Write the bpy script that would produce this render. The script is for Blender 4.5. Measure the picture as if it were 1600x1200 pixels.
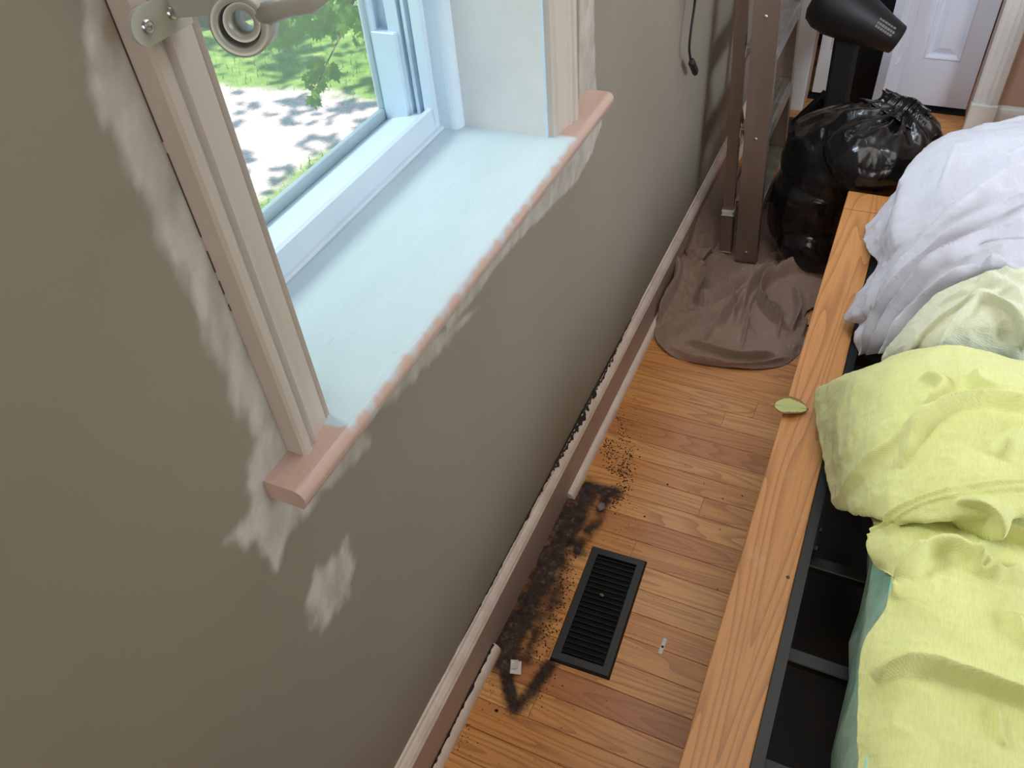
import bpy, bmesh, math, random
import numpy as np
from mathutils import Vector, Matrix, noise as mnoise

for o in list(bpy.data.objects): bpy.data.objects.remove(o)
S = bpy.context.scene
COL = S.collection
random.seed(7); rng = np.random.default_rng(11)

# ------------------------------------------------------------------ camera
CAM = np.array([0.5195, 0.0, 1.65])
RC = np.array([[0.9080462023689232, 0.4125604010193461, -0.07242934401285783],
               [-0.241573183814658, 0.6570667600468273, 0.7140767953821315],
               [-0.3421907234643073, 0.630917735011722, -0.6963105057534695]])
FPX = 1262.48
cd = bpy.data.cameras.new('camera'); cam = bpy.data.objects.new('camera', cd); COL.objects.link(cam)
cd.sensor_fit = 'HORIZONTAL'; cd.sensor_width = 36.0; cd.lens = FPX/1600*36; cd.clip_start = 0.02; cd.clip_end = 200
M = Matrix.Identity(4)
for i in range(3):
    M[i][0] = RC[0][i]; M[i][1] = RC[1][i]; M[i][2] = -RC[2][i]; M[i][3] = CAM[i]
cam.matrix_world = M
S.camera = cam
# ------------------------------------------------------------------ world, sun, window light, fill lamps
S.view_settings.view_transform = 'Standard'; S.view_settings.look = 'None'
S.view_settings.gamma = 1.0; S.view_settings.use_curve_mapping = False
S.view_settings.exposure = 0.3
W = bpy.data.worlds.new('sky'); S.world = W; W.use_nodes = True
bg = W.node_tree.nodes['Background']; bg.inputs[0].default_value = (0.42, 0.70, 1.0, 1); bg.inputs[1].default_value = 0.95

def light(name, kind, loc, target, energy, color, size=None, size_y=None, spread=None):
    l = bpy.data.lights.new(name, kind); o = bpy.data.objects.new(name, l); COL.objects.link(o)
    l.energy = energy; l.color = color
    if kind == 'AREA':
        l.shape = 'RECTANGLE'; l.size = size; l.size_y = size_y
        if spread: l.spread = math.radians(spread)
    o.location = loc
    d = Vector(target)-Vector(loc); o.rotation_euler = d.to_track_quat('-Z', 'Y').to_euler()
    return o
sun = light('sun', 'SUN', (2, 4, 8), (2-0.35, 4-0.30, 8-0.90), 7.0, (1.0, 0.93, 0.86)); sun.data.angle = 0.01
# daylight through the upper part of the near window and the far window, then added fill
light('near_window_daylight', 'AREA', (-1.25, 0.78, 1.95), (0.70, 0.95, 0.62), 3.4, (0.93, 1.0, 0.86), 0.6, 0.4, 75)
light('far_window_daylight', 'AREA', (-0.10, 2.425, 1.53), (1.0, 2.425, 1.2), 30, (0.76, 0.88, 1.0), 0.66, 1.05, 170)
light('side_window_daylight', 'AREA', (3.05, 0.9, 1.7), (0.40, 2.6, 0.4), 31, (0.80, 0.90, 1.0), 1.4, 1.2, 105)  # added fill lamp at the right wall; no window is built there
light('back_window_daylight', 'AREA', (0.55, -1.42, 1.6), (0.05, 0.6, 1.0), 5, (1.0, 0.93, 0.86), 1.0, 1.1, 110)  # added fill lamp behind the camera, no window there
light('ceiling_light', 'AREA', (0.55, 1.3, 2.43), (0.55, 1.3, 0), 10, (1.0, 0.95, 0.90), 1.0, 1.6)  # added overhead fill for floor and bed, no fitting modelled

# ------------------------------------------------------------------ pixel rays -> points on real planes
def ray(px, py): return RC.T @ np.array([(px-800)/FPX, -(py-600)/FPX, 1.0])
def on(px, py, ax, v):
    d = ray(px, py); return CAM + d*((v-CAM[ax])/d[ax])
def at(px, py, z): return on(px, py, 2, z)
def atx(px, py, x): return on(px, py, 0, x)
def aty(px, py, y): return on(px, py, 1, y)

# ------------------------------------------------------------------ noise
def _h(i, j, k, s):
    n = (i*374761393 + j*668265263 + k*2147483647 + s*1274126177) & 0xffffffff
    n = ((n ^ (n >> 13))*1274126177) & 0xffffffff
    return ((n ^ (n >> 16)) & 0xffff)/65535.0
def vnoise(P, s=0):
    P = np.asarray(P, float); I = np.floor(P).astype(np.int64); F = P-I; F = F*F*(3-2*F)
    r = 0
    for a in (0, 1):
        for b in (0, 1):
            for c in (0, 1):
                w = (F[..., 0] if a else 1-F[..., 0])*(F[..., 1] if b else 1-F[..., 1])*(F[..., 2] if c else 1-F[..., 2])
                r = r + w*_h(I[..., 0]+a, I[..., 1]+b, I[..., 2]+c, s)
    return r
def fbm(P, oct=4, s=0):
    P = np.asarray(P, float); r = 0; a = .5
    for o in range(oct):
        r = r + a*vnoise(P*(2**o), s+o*17); a *= .5
    return r
def ridged(P, oct=3, s=0):
    P = np.asarray(P, float); r = 0; a = .5
    for o in range(oct):
        r = r + a*(1-np.abs(2*vnoise(P*(2**o), s+o*13)-1)); a *= .5
    return r

# ------------------------------------------------------------------ objects
def mesh_obj(name, V, Fc, m=None, parent=None, smooth=False):
    me = bpy.data.meshes.new(name); me.from_pydata([tuple(map(float, v)) for v in V], [], [tuple(map(int, f)) for f in Fc]); me.update()
    if m: me.materials.append(m)
    if smooth: me.polygons.foreach_set('use_smooth', [True]*len(me.polygons))
    o = bpy.data.objects.new(name, me); COL.objects.link(o)
    if parent: o.parent = parent
    return o
def bm_obj(name, bm, m=None, parent=None, smooth=False):
    me = bpy.data.meshes.new(name); bmesh.ops.recalc_face_normals(bm, faces=bm.faces[:]); bm.to_mesh(me); bm.free()
    if m: me.materials.append(m)
    if smooth: me.polygons.foreach_set('use_smooth', [True]*len(me.polygons))
    o = bpy.data.objects.new(name, me); COL.objects.link(o)
    if parent: o.parent = parent
    return o
def empty(name, loc=(0, 0, 0)):
    o = bpy.data.objects.new(name, None); COL.objects.link(o); o.empty_display_size = .1
    o.location = loc
    return o
def keep(o, parent):
    """parent o to an empty that is not at the origin, keeping o's world coordinates"""
    o.parent = parent; o.matrix_parent_inverse = Matrix.Translation(-Vector(parent.location)); return o
def tag(o, label=None, cat=None, group=None, kind=None):
    if label: o['label'] = label
    if cat: o['category'] = cat
    if group: o['group'] = group
    if kind: o['kind'] = kind
    return o
def add_box(bm, lo, hi, bev=0, seg=1, rot=None, piv=None):
    lo = Vector(lo); hi = Vector(hi); c = (lo+hi)/2; d = hi-lo
    r = bmesh.ops.create_cube(bm, size=1); vs = r['verts']
    for v in vs: v.co = Vector((v.co.x*d.x, v.co.y*d.y, v.co.z*d.z))+c
    if bev:
        es = list({e for v in vs for e in v.link_edges})
        rr = bmesh.ops.bevel(bm, geom=es, offset=bev, segments=seg, affect='EDGES', profile=.5)
        vs = list({v for f in rr['faces'] for v in f.verts} | {v for v in vs if v.is_valid})
    if rot is not None:
        bmesh.ops.rotate(bm, verts=vs, cent=piv or c, matrix=rot)
    return vs
def box(name, lo, hi, m, parent=None, bev=0, seg=1, rot=None, piv=None):
    bm = bmesh.new(); add_box(bm, lo, hi, bev, seg, rot, piv); return bm_obj(name, bm, m, parent)
def add_beam(bm, a, b, u, w, t, bev=.001):
    """box from a to b; w across u, t across the third axis"""
    a = Vector(a); b = Vector(b); d = (b-a); L = d.length; d.normalize(); u = Vector(u); u = (u-d*u.dot(d)).normalized(); n = d.cross(u)
    r = bmesh.ops.create_cube(bm, size=1); vs = r['verts']
    for v in vs: v.co = (a+b)/2 + d*(v.co.x*L)+u*(v.co.y*w)+n*(v.co.z*t)
    if bev: bmesh.ops.bevel(bm, geom=list({e for v in vs for e in v.link_edges}), offset=bev, segments=1, affect='EDGES')
def beam(name, a, b, u, w, t, m, parent=None, bev=.001):
    bm = bmesh.new(); add_beam(bm, a, b, u, w, t, bev); return bm_obj(name, bm, m, parent)
def add_tube(bm, pts, r, n=8, cap=True):
    pts = [Vector(p) for p in pts]; rs = r if hasattr(r, '__len__') else [r]*len(pts); rings = []
    prev = None
    for i, p in enumerate(pts):
        d = (pts[min(i+1, len(pts)-1)]-pts[max(i-1, 0)]).normalized()
        if prev is None:
            u = d.orthogonal().normalized()
        else:
            u = (prev-d*prev.dot(d)).normalized()
        prev = u; v = d.cross(u)
        rings.append([bm.verts.new(p+(u*math.cos(2*math.pi*k/n)+v*math.sin(2*math.pi*k/n))*rs[i]) for k in range(n)])
    for a, b in zip(rings, rings[1:]):
        for k in range(n): bm.faces.new((a[k], a[(k+1) % n], b[(k+1) % n], b[k]))
    if cap:
        bm.faces.new(rings[0][::-1]); bm.faces.new(rings[-1])
def tube(name, pts, r, m, parent=None, n=10):
    bm = bmesh.new(); add_tube(bm, pts, r, n); return bm_obj(name, bm, m, parent, True)
def add_lathe(bm, o, ax, prof, n=32):
    """revolve (dist along axis, radius) profile about axis at o (closed profile if first==last)"""
    o = Vector(o); ax = Vector(ax).normalized(); u = ax.orthogonal().normalized(); v = ax.cross(u); rings = []
    for t, r in prof:
        rings.append([bm.verts.new(o+ax*t+(u*math.cos(2*math.pi*k/n)+v*math.sin(2*math.pi*k/n))*max(r, 1e-5)) for k in range(n)])
    for a, b in zip(rings, rings[1:]):
        for k in range(n): bm.faces.new((a[k], a[(k+1) % n], b[(k+1) % n], b[k]))
def prism(name, prof, axis, lo, hi, m, parent=None, smooth=False):
    """extrude a 2D outline along axis ('x','y','z'); prof in the other two axes in xyz order"""
    V = []; n = len(prof)
    for e in (lo, hi):
        for a, b in prof:
            V.append({'x': (e, a, b), 'y': (a, e, b), 'z': (a, b, e)}[axis])
    F = [(i, (i+1) % n, n+(i+1) % n, n+i) for i in range(n)] + [tuple(range(n))[::-1], tuple(range(n, 2*n))]
    bm = bmesh.new(); vs = [bm.verts.new(v) for v in V]
    for f in F: bm.faces.new([vs[i] for i in f])
    return bm_obj(name, bm, m, parent, smooth)
def attr(o, name, vals):
    a = o.data.attributes.new(name, 'FLOAT', 'POINT'); a.data.foreach_set('value', np.asarray(vals, np.float32))

# ------------------------------------------------------------------ materials
def srgb(r, g, b):
    f = lambda c: (c/255/12.92 if c/255 <= .04045 else ((c/255+.055)/1.055)**2.4)
    return (f(r), f(g), f(b), 1)
class N:
    def __init__(s, name):
        s.m = bpy.data.materials.new(name); s.m.use_nodes = True; s.t = s.m.node_tree; s.b = s.t.nodes['Principled BSDF']
    def n(s, typ, **kw):
        x = s.t.nodes.new(typ)
        for k, v in kw.items():
            if k.startswith('i_'):
                x.inputs[k[2:].replace('_', ' ')].default_value = v
            else: setattr(x, k, v)
        return x
    def l(s, a, b): s.t.links.new(a, b)
    def coord(s, which='Object', scale=(1, 1, 1), loc=None):
        c = s.n('ShaderNodeTexCoord'); mp = s.n('ShaderNodeMapping'); mp.inputs['Scale'].default_value = scale
        s.l(c.outputs[which], mp.inputs['Vector'])
        return mp.outputs['Vector']
    def noise(s, vec, scale, detail=4, rough=.55):
        x = s.n('ShaderNodeTexNoise'); x.inputs['Scale'].default_value = scale; x.inputs['Detail'].default_value = detail; x.inputs['Roughness'].default_value = rough
        s.l(vec, x.inputs['Vector']); return x.outputs['Fac']
    def ramp(s, fac, stops):
        x = s.n('ShaderNodeValToRGB'); e = x.color_ramp.elements
        while len(e) < len(stops): e.new(.5)
        for q, (p, c) in zip(e, stops): q.position = p; q.color = c if len(c) == 4 else (*c, 1)
        s.l(fac, x.inputs['Fac']); return x.outputs['Color']
    def mix(s, fac, a, b, blend='MIX'):
        x = s.n('ShaderNodeMix', data_type='RGBA', blend_type=blend)
        for v, k in ((fac, 0), (a, 6), (b, 7)):
            if hasattr(v, 'links') or hasattr(v, 'is_linked'): s.l(v, x.inputs[k])
            else: x.inputs[k].default_value = v
        return x.outputs[2]
    def bump(s, h, strength, dist, prev=None):
        x = s.n('ShaderNodeBump'); x.inputs['Strength'].default_value = strength; x.inputs['Distance'].default_value = dist
        s.l(h, x.inputs['Height'])
        if prev: s.l(prev, x.inputs['Normal'])
        s.l(x.outputs['Normal'], s.b.inputs['Normal']); return x.outputs['Normal']
    def base(s, c):
        if hasattr(c, 'is_linked'): s.l(c, s.b.inputs['Base Color'])
        else: s.b.inputs['Base Color'].default_value = c
    def set(s, **kw):
        for k, v in kw.items():
            i = s.b.inputs[k.replace('_', ' ')]
            if hasattr(v, 'is_linked'): s.l(v, i)
            else: i.default_value = v
        return s
def paint(name, c, c2=None, rough=.5, scale=8, bump=.15, dist=.001, bscale=60, metal=0, stretch=(1, 1, 1)):
    k = N(name); v = k.coord('Object', stretch)
    if c2: k.base(k.ramp(k.noise(v, scale), [(.35, c), (.68, c2)]))
    else: k.base(c)
    k.set(Roughness=rough, Metallic=metal)
    if bump: k.bump(k.noise(v, bscale, 3), bump, dist)
    return k.m
def f_attr(k, name):
    a = k.n('ShaderNodeAttribute'); a.attribute_name = name; return a.outputs['Fac']

def m_wall():
    k = N('wall_paint'); v = k.coord()
    base = k.ramp(k.noise(v, 2.2, 3), [(.3, srgb(137, 129, 115)), (.7, srgb(144, 136, 123))])
    pt = k.ramp(k.noise(v, 26, 5), [(.3, srgb(190, 184, 175)), (.7, srgb(206, 200, 192))])
    k.base(k.mix(f_attr(k, 'filler'), base, pt)); k.set(Roughness=.62)
    n1 = k.bump(k.noise(v, 180, 2), .12, .0006)
    k.bump(f_attr(k, 'filler_relief'), .6, .0016, n1); return k.m
def m_sill():
    k = N('sill_paint'); v = k.coord('Object', (1, .35, 1))
    c = k.ramp(k.noise(v, 14, 3), [(.3, srgb(186, 203, 213)), (.7, srgb(193, 210, 220))])  # blue of the sky light is mixed into the white paint
    k.base(k.mix(f_attr(k, 'pink'), c, srgb(194, 166, 155))); k.set(Roughness=.33, Specular_IOR_Level=.55)
    n1 = k.bump(k.noise(k.coord('Object', (5, 1, 1)), 26, 5, .62), .8, .0016)
    k.bump(f_attr(k, 'scar'), .5, .0022, n1); return k.m
def contour(k, vec, scale, n):
    '''growth rings: contour lines of a smooth noise stretched along the board'''
    mp = k.n('ShaderNodeMapping'); mp.inputs['Scale'].default_value = scale; k.l(vec, mp.inputs['Vector'])
    f = k.noise(mp.outputs['Vector'], 1.0, .6, .4)
    mu = k.n('ShaderNodeMath', operation='MULTIPLY'); k.l(f, mu.inputs[0]); mu.inputs[1].default_value = n
    pp = k.n('ShaderNodeMath', operation='FRACT'); k.l(mu.outputs[0], pp.inputs[0]); return pp.outputs[0]
def m_floor(name='oak_strip_floor'):
    k = N(name)
    c = k.n('ShaderNodeTexCoord'); oi = k.n('ShaderNodeObjectInfo')
    off = k.n('ShaderNodeVectorMath', operation='MULTIPLY_ADD')
    cmb = k.n('ShaderNodeCombineXYZ'); k.l(oi.outputs['Random'], cmb.inputs[0]); k.l(oi.outputs['Random'], cmb.inputs[1]); k.l(oi.outputs['Random'], cmb.inputs[2])
    k.l(cmb.outputs[0], off.inputs[0]); off.inputs[1].default_value = (37, 53, 11); k.l(c.outputs['Object'], off.inputs[2])
    mp = k.n('ShaderNodeMapping'); mp.inputs['Scale'].default_value = (2.2, 26, 10); k.l(off.outputs[0], mp.inputs['Vector'])
    big = k.noise(mp.outputs['Vector'], 1.0, 2)
    wv = contour(k, off.outputs[0], (1.5, 17, 8), 15)
    mp2 = k.n('ShaderNodeMapping'); mp2.inputs['Scale'].default_value = (6, 160, 60); k.l(off.outputs[0], mp2.inputs['Vector'])
    fine = k.noise(mp2.outputs['Vector'], 1, 4, .6)
    tone = k.ramp(oi.outputs['Random'], [(0, srgb(212, 146, 82)), (.25, srgb(226, 164, 98)), (.5, srgb(216, 150, 86)), (.75, srgb(232, 176, 110)), (.88, srgb(198, 130, 76)), (1, srgb(186, 124, 78))])
    c1 = k.mix(k.ramp(wv, [(.50, (0, 0, 0)), (.97, (.5, .5, .5))]), tone, srgb(150, 90, 50))
    c2 = k.mix(k.ramp(fine, [(.45, (0, 0, 0)), (.75, (.4, .4, .4))]), c1, srgb(136, 84, 48))
    c3 = k.mix(k.ramp(big, [(.55, (0, 0, 0)), (.8, (.25, .25, .25))]), c2, srgb(134, 84, 56))
    k.base(c3); tg = k.n('ShaderNodeCombineXYZ'); tg.inputs[1].default_value = 1.0; k.l(tg.outputs[0], k.b.inputs['Tangent'])
    k.set(Roughness=.40, Specular_IOR_Level=.5, Anisotropic=.9)
    k.bump(fine, .10, .0006); return k.m
def m_bench():
    k = N('oak_bed_rail'); v = k.coord('Object', (40, 2.0, 10))
    wv = contour(k, k.coord(), (14, 1.0, 8), 16)
    fine = k.noise(k.coord('Object', (220, 9, 60)), 1, 4, .65)
    c1 = k.mix(k.ramp(wv, [(.55, (0, 0, 0)), (.98, (.52, .52, .52))]), srgb(212, 148, 86), srgb(140, 84, 42))
    c2 = k.mix(k.ramp(fine, [(.5, (0, 0, 0)), (.72, (.45, .45, .45))]), c1, srgb(166, 110, 66))
    sc = k.ramp(k.noise(k.coord('Object', (9, 5, 5)), 2.4, 5, .7), [(.60, (0, 0, 0)), (.74, (.34, .34, .34))])
    k.base(k.mix(sc, c2, srgb(214, 186, 150))); k.set(Roughness=.42)
    k.bump(fine, .18, .0007); return k.m
def m_cloth(name, c, c2, stain=None, weave=900, rough=.9, sheen=.25):
    k = N(name); v = k.coord()
    col = k.ramp(k.noise(v, 7, 5, .6), [(.3, c), (.72, c2)])
    if stain: col = k.mix(k.ramp(k.noise(v, 16, 2), [(.72, (0, 0, 0)), (.78, (.8, .8, .8))]), col, stain)
    a = k.n('ShaderNodeTexWave', wave_type='BANDS', bands_direction='X'); a.inputs['Scale'].default_value = weave/6.3; a.inputs['Distortion'].default_value = 1.5; k.l(v, a.inputs['Vector'])
    b = k.n('ShaderNodeTexWave', wave_type='BANDS', bands_direction='Y'); b.inputs['Scale'].default_value = weave/6.3; b.inputs['Distortion'].default_value = 1.5; k.l(v, b.inputs['Vector'])
    mx = k.n('ShaderNodeMath', operation='ADD'); k.l(a.outputs['Fac'], mx.inputs[0]); k.l(b.outputs['Fac'], mx.inputs[1])
    slub = k.noise(k.coord('Object', (1, .12, 1)), 420, 2)
    col = k.mix(k.ramp(slub, [(.3, (.22, .22, .22)), (.6, (0, 0, 0))]), col, tuple(x*.72 for x in c2[:3])+(1,))
    k.base(col); k.set(Roughness=rough, Sheen_Weight=sheen, Specular_IOR_Level=.2)
    n1 = k.bump(mx.outputs[0], .4, .0007)
    n2 = k.bump(slub, .6, .0011, n1)
    k.bump(k.noise(v, 45, 5, .65), .35, .003, n2); return k.m

MW = m_wall(); MSILL = m_sill(); MFL = m_floor(); MBENCH = m_bench()
M_trim = paint('window_trim_paint', srgb(198, 189, 180), srgb(186, 176, 167), .38, 9, .15, .0006, 90, stretch=(1, 1, .12))
M_trimwhite = paint('white_trim_paint', srgb(226, 226, 224), srgb(216, 216, 214), .4, 9, .1, .0006, 80)
M_vinyl = paint('window_vinyl', srgb(216, 232, 244), srgb(208, 225, 238), .32, 7, .04, .0004, 50)  # white vinyl with the sky's blue put into its colour
M_reveal = paint('reveal_paint', srgb(205, 228, 246), srgb(198, 221, 240), .4, 5, .05, .0004, 50)  # white reveal; blue skylight is put into the base colour
M_vinylgrey = paint('window_track_vinyl', srgb(176, 192, 200), srgb(164, 182, 190), .4, 7, .04, .0004, 50)
M_basepaint = paint('baseboard_paint', srgb(188, 166, 154), srgb(178, 156, 144), .42, 6, .18, .0008, 70)
M_cap = paint('chipped_cap_paint', srgb(240, 228, 218), srgb(222, 204, 192), .5, 22, .35, .0012, 120)
M_black = paint('black_powder_coat', srgb(22, 25, 27), srgb(17, 19, 21), .45, 10, .2, .0004, 300)
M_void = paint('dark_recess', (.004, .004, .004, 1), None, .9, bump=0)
M_pink = paint('far_wall_paint', srgb(192, 164, 148), srgb(186, 158, 142), .6, 4, .1, .0006, 160)
M_door = paint('door_paint', srgb(222, 228, 242), srgb(214, 220, 234), .36, 5, .06, .0006, 60)  # white doors, bluish light put into the paint colour
M_alu = paint('scuffed_aluminium', srgb(150, 132, 120), srgb(128, 112, 102), .42, 9, .2, .0006, 60, metal=.55, stretch=(1, 1, .15))
M_alubright = paint('worn_step_aluminium', srgb(196, 196, 190), srgb(160, 158, 150), .32, 18, .25, .0008, 90, metal=.8)
M_steel = paint('satin_nickel', srgb(186, 189, 180), srgb(174, 178, 168), .36, 6, .04, .0004, 60, metal=.15)
M_screw = paint('zinc_screw', srgb(205, 210, 212), srgb(170, 176, 180), .25, 40, .1, .0004, 120, metal=.9)
M_rubber = paint('black_plastic', srgb(20, 21, 24), srgb(15, 16, 18), .5, 8, .12, .0005, 120)
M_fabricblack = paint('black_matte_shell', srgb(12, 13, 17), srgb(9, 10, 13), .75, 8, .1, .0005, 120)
M_print = paint('pale_print', srgb(120, 120, 112), None, .6, bump=0)
M_white = paint('white_plastic', srgb(225, 224, 220), srgb(205, 204, 200), .5, 30, .1, .0006, 60)
M_ceil = paint('ceiling_paint', srgb(228, 224, 216), srgb(222, 218, 210), .8, 4, .1, .001, 120)
M_taupe = m_cloth('taupe_drop_cloth', srgb(168, 143, 129), srgb(154, 131, 118), None, 1500, .85, .15)
M_lime = m_cloth('cream_canvas', srgb(228, 230, 160), srgb(219, 221, 148), srgb(200, 194, 134), 1000)  # cream cloth; yellow-green window light is put into its colour
M_pale = m_cloth('pale_canvas', srgb(226, 228, 202), srgb(216, 218, 190), srgb(204, 204, 178), 1100)  # lighter tint of the same lime light, put into the cloth colour
M_linen = m_cloth('white_cotton_sheet', srgb(212, 212, 221), srgb(204, 203, 213), srgb(188, 186, 194), 1500)

def m_bag():
    k = N('bin_bag_plastic'); v = k.coord()
    k.base((.006, .006, .007, 1)); k.set(Roughness=.2, Specular_IOR_Level=.35, Coat_Weight=.45, Coat_Roughness=.07)
    vo = k.n('ShaderNodeTexVoronoi', feature='DISTANCE_TO_EDGE'); vo.inputs['Scale'].default_value = 16
    dis = k.n('ShaderNodeVectorMath', operation='MULTIPLY_ADD'); nz = k.n('ShaderNodeTexNoise'); nz.inputs['Scale'].default_value = 9; k.l(v, nz.inputs['Vector'])
    k.l(nz.outputs['Color'], dis.inputs[0]); dis.inputs[1].default_value = (.25, .25, .25); k.l(v, dis.inputs[2]); k.l(dis.outputs[0], vo.inputs['Vector'])
    n1 = k.bump(k.ramp(vo.outputs['Distance'], [(0, (1, 1, 1)), (.25, (0, 0, 0))]), .25, .004)
    k.bump(k.noise(v, 20, 3, .5), .35, .006, n1); return k.m
M_bag = m_bag()
def m_wrap():
    k = N('teal_plastic_wrap'); v = k.coord()
    k.base(k.ramp(k.noise(v, 20, 3), [(.3, srgb(160, 226, 202)), (.7, srgb(200, 244, 226))]))
    k.set(Roughness=.22, Specular_IOR_Level=.7, Coat_Weight=.4, Coat_Roughness=.08)
    k.bump(k.noise(k.coord('Object', (1, 1, .6)), 30, 3), .6, .006); return k.m
M_wrap = m_wrap()
def m_dust():
    k = N('dust_and_lint'); v = k.coord()
    k.base(k.ramp(k.noise(v, 60, 5, .7), [(.3, srgb(46, 38, 36)), (.58, srgb(78, 65, 60)), (.76, srgb(140, 124, 114))]))
    k.set(Roughness=.95, Specular_IOR_Level=.1)
    al = k.n('ShaderNodeMath', operation='MULTIPLY'); 
    nn = k.ramp(k.noise(v, 240, 4, .7), [(.40, (0, 0, 0)), (.60, (1, 1, 1))])
    fz = f_attr(k, 'fuzz'); mxx = k.n('ShaderNodeMix', data_type='FLOAT'); k.l(fz, mxx.inputs[0]); k.l(nn, mxx.inputs[2]); mxx.inputs[3].default_value = 1.0
    k.l(fz, al.inputs[0]); k.l(mxx.outputs[0], al.inputs[1])
    k.set(Alpha=al.outputs[0]); return k.m
M_dust = m_dust()
M_crumb = paint('dark_crumbs', srgb(30, 24, 22), srgb(58, 46, 40), .95, 200, 0)
def m_leaf(name, a, b, tr=.5):
    k = N(name); v = k.coord(); col = k.ramp(k.noise(v, 25, 3), [(.3, a), (.7, b)])
    k.base(col); k.set(Roughness=.45)
    t = k.n('ShaderNodeBsdfTranslucent'); k.l(col, t.inputs['Color']); mx = k.n('ShaderNodeMixShader'); mx.inputs[0].default_value = tr
    k.l(k.b.outputs[0], mx.inputs[1]); k.l(t.outputs[0], mx.inputs[2]); k.l(mx.outputs[0], k.t.nodes['Material Output'].inputs[0]); return k.m
M_maple = m_leaf('maple_leaf_green', srgb(84, 130, 38), srgb(122, 164, 58), .45)
M_grassblade = m_leaf('grass_blade', srgb(100, 144, 54), srgb(136, 172, 80), .4)
M_bark = paint('bark', srgb(92, 80, 66), srgb(70, 60, 50), .9, 12, .8, .01, 30)
def m_ground():
    k = N('gravel_drive_and_lawn'); v = k.coord()
    gr = k.ramp(k.noise(v, 55, 4, .75), [(.28, srgb(150, 136, 136)), (.5, srgb(206, 192, 190)), (.72, srgb(232, 220, 216))])
    la = k.ramp(k.noise(v, 7, 5, .7), [(.3, srgb(84, 124, 50)), (.55, srgb(116, 152, 68)), (.75, srgb(164, 174, 108))])
    k.base(k.mix(f_attr(k, 'lawn'), gr, la)); k.set(Roughness=.95)
    k.bump(k.noise(v, 90, 3, .7), .8, .02); return k.m
M_ground = m_ground()
def m_screen():
    k = N('insect_screen_mesh'); v = k.coord()
    w1 = k.n('ShaderNodeTexWave', bands_direction='Y'); w2 = k.n('ShaderNodeTexWave', bands_direction='Z')
    mx = k.n('ShaderNodeMath', operation='MAXIMUM')
    for w, i in ((w1, 0), (w2, 1)):
        w.inputs['Scale'].default_value = 2*math.pi/(20*.0022)*3.18/3.18; k.l(v, w.inputs['Vector']); k.l(w.outputs['Fac'], mx.inputs[i])
    a = k.ramp(mx.outputs[0], [(.70, (.02, .02, .02)), (.95, (.2, .2, .2))])
    tl = k.n('ShaderNodeBsdfTranslucent'); tl.inputs['Color'].default_value = srgb(236, 236, 238); tp = k.n('ShaderNodeBsdfTransparent'); mx2 = k.n('ShaderNodeMixShader')
    k.l(a, mx2.inputs[0]); k.l(tp.outputs[0], mx2.inputs[1]); k.l(tl.outputs[0], mx2.inputs[2]); k.l(mx2.outputs[0], k.t.nodes['Material Output'].inputs[0]); return k.m
M_screen = m_screen()

# =================================================================== SETTING
XR, YB, YF, ZC = 3.1, -1.5, 3.45, 2.45          # right wall, back wall, far wall, ceiling
W1 = (0.485, 1.172, 0.960, 2.06)                # near window opening  y0 y1 z0 z1
W2 = (2.08, 2.77, 0.960, 2.06)                  # far window opening
WT = 0.31                                       # wall thickness

# --- window wall, finely gridded round the near window so that the filler smears can be recorded on it
def poly_sd(P, poly):
    poly = np.array(poly); d = np.full(len(P), 9.9); ins = np.zeros(len(P), bool); n = len(poly)
    for i in range(n):
        a, b = poly[i], poly[(i+1) % n]; e = b-a; w = P-a
        t = np.clip((w@e)/(e@e+1e-12), 0, 1); d = np.minimum(d, np.linalg.norm(w-t[:, None]*e, axis=1))
        c = ((a[1] <= P[:, 1]) & (b[1] > P[:, 1])) | ((b[1] <= P[:, 1]) & (a[1] > P[:, 1]))
        with np.errstate(divide='ignore', invalid='ignore'):
            xi = a[0]+(P[:, 1]-a[1])*(b[0]-a[0])/(b[1]-a[1])
        ins ^= c & (P[:, 0] < xi)
    return np.where(ins, d, -d)
def wallpoly(pp): return [tuple(atx(x, y, 0.0)[1:]) for x, y in pp]
fill_polys = [
    (wallpoly([(165, -60), (120, -60), (135, 30), (152, 110), (165, 200), (220, 300), (290, 440), (325, 540), (365, 630), (398, 690), (388, 720), (392, 770), (380, 815), (352, 845), (400, 845), (418, 878), (432, 888), (445, 850), (470, 812), (500, 780), (480, 720), (300, 300)]), .010, 1.0),
    (wallpoly([(440, 800), (520, 755), (560, 715), (575, 705), (580, 688), (562, 672), (640, 600), (760, 470), (520, 640)]), .008, .75),
    (wallpoly([(700, 520), (800, 385), (850, 335), (900, 285), (925, 240), (940, 195), (938, 160), (900, 170), (690, 500)]), .003, .85),
    (wallpoly([(940, 180), (930, 120), (926, -60), (905, -60), (905, 180)]), .004, .8),
    (wallpoly([(540, 843), (552, 880), (545, 925), (522, 962), (503, 992), (490, 972), (482, 936), (490, 902), (520, 868)]), .012, .95),
]
def filler(P):
    q = np.c_[P*1.0, np.zeros(len(P))]
    drag = np.c_[P[:, 0]*60-P[:, 1]*30, P[:, 0]*20+P[:, 1]*18, np.zeros(len(P))]
    n1 = fbm(q*45, 4, 3)-.47; n2 = fbm(drag, 4, 9)-.47
    out = np.zeros(len(P))
    for poly, soft, amt in fill_polys:
        sd = poly_sd(P, poly)
        sd = sd + n1*soft*2.0 + n2*soft*1.6
        out = np.maximum(out, amt*np.clip(sd/soft*.8+.5, 0, 1)*np.clip(.80+n2*1.3, .3, 1))
    return out
yb = [YB, -.5, .1, *np.linspace(.18, 1.50, 265), 1.7, 1.95, W2[0], W2[1], 3.2, YF+.7]
zb = [-.02, .3, *np.linspace(.56, 1.62, 213), 1.8, W1[3], 2.3, ZC]
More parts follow.
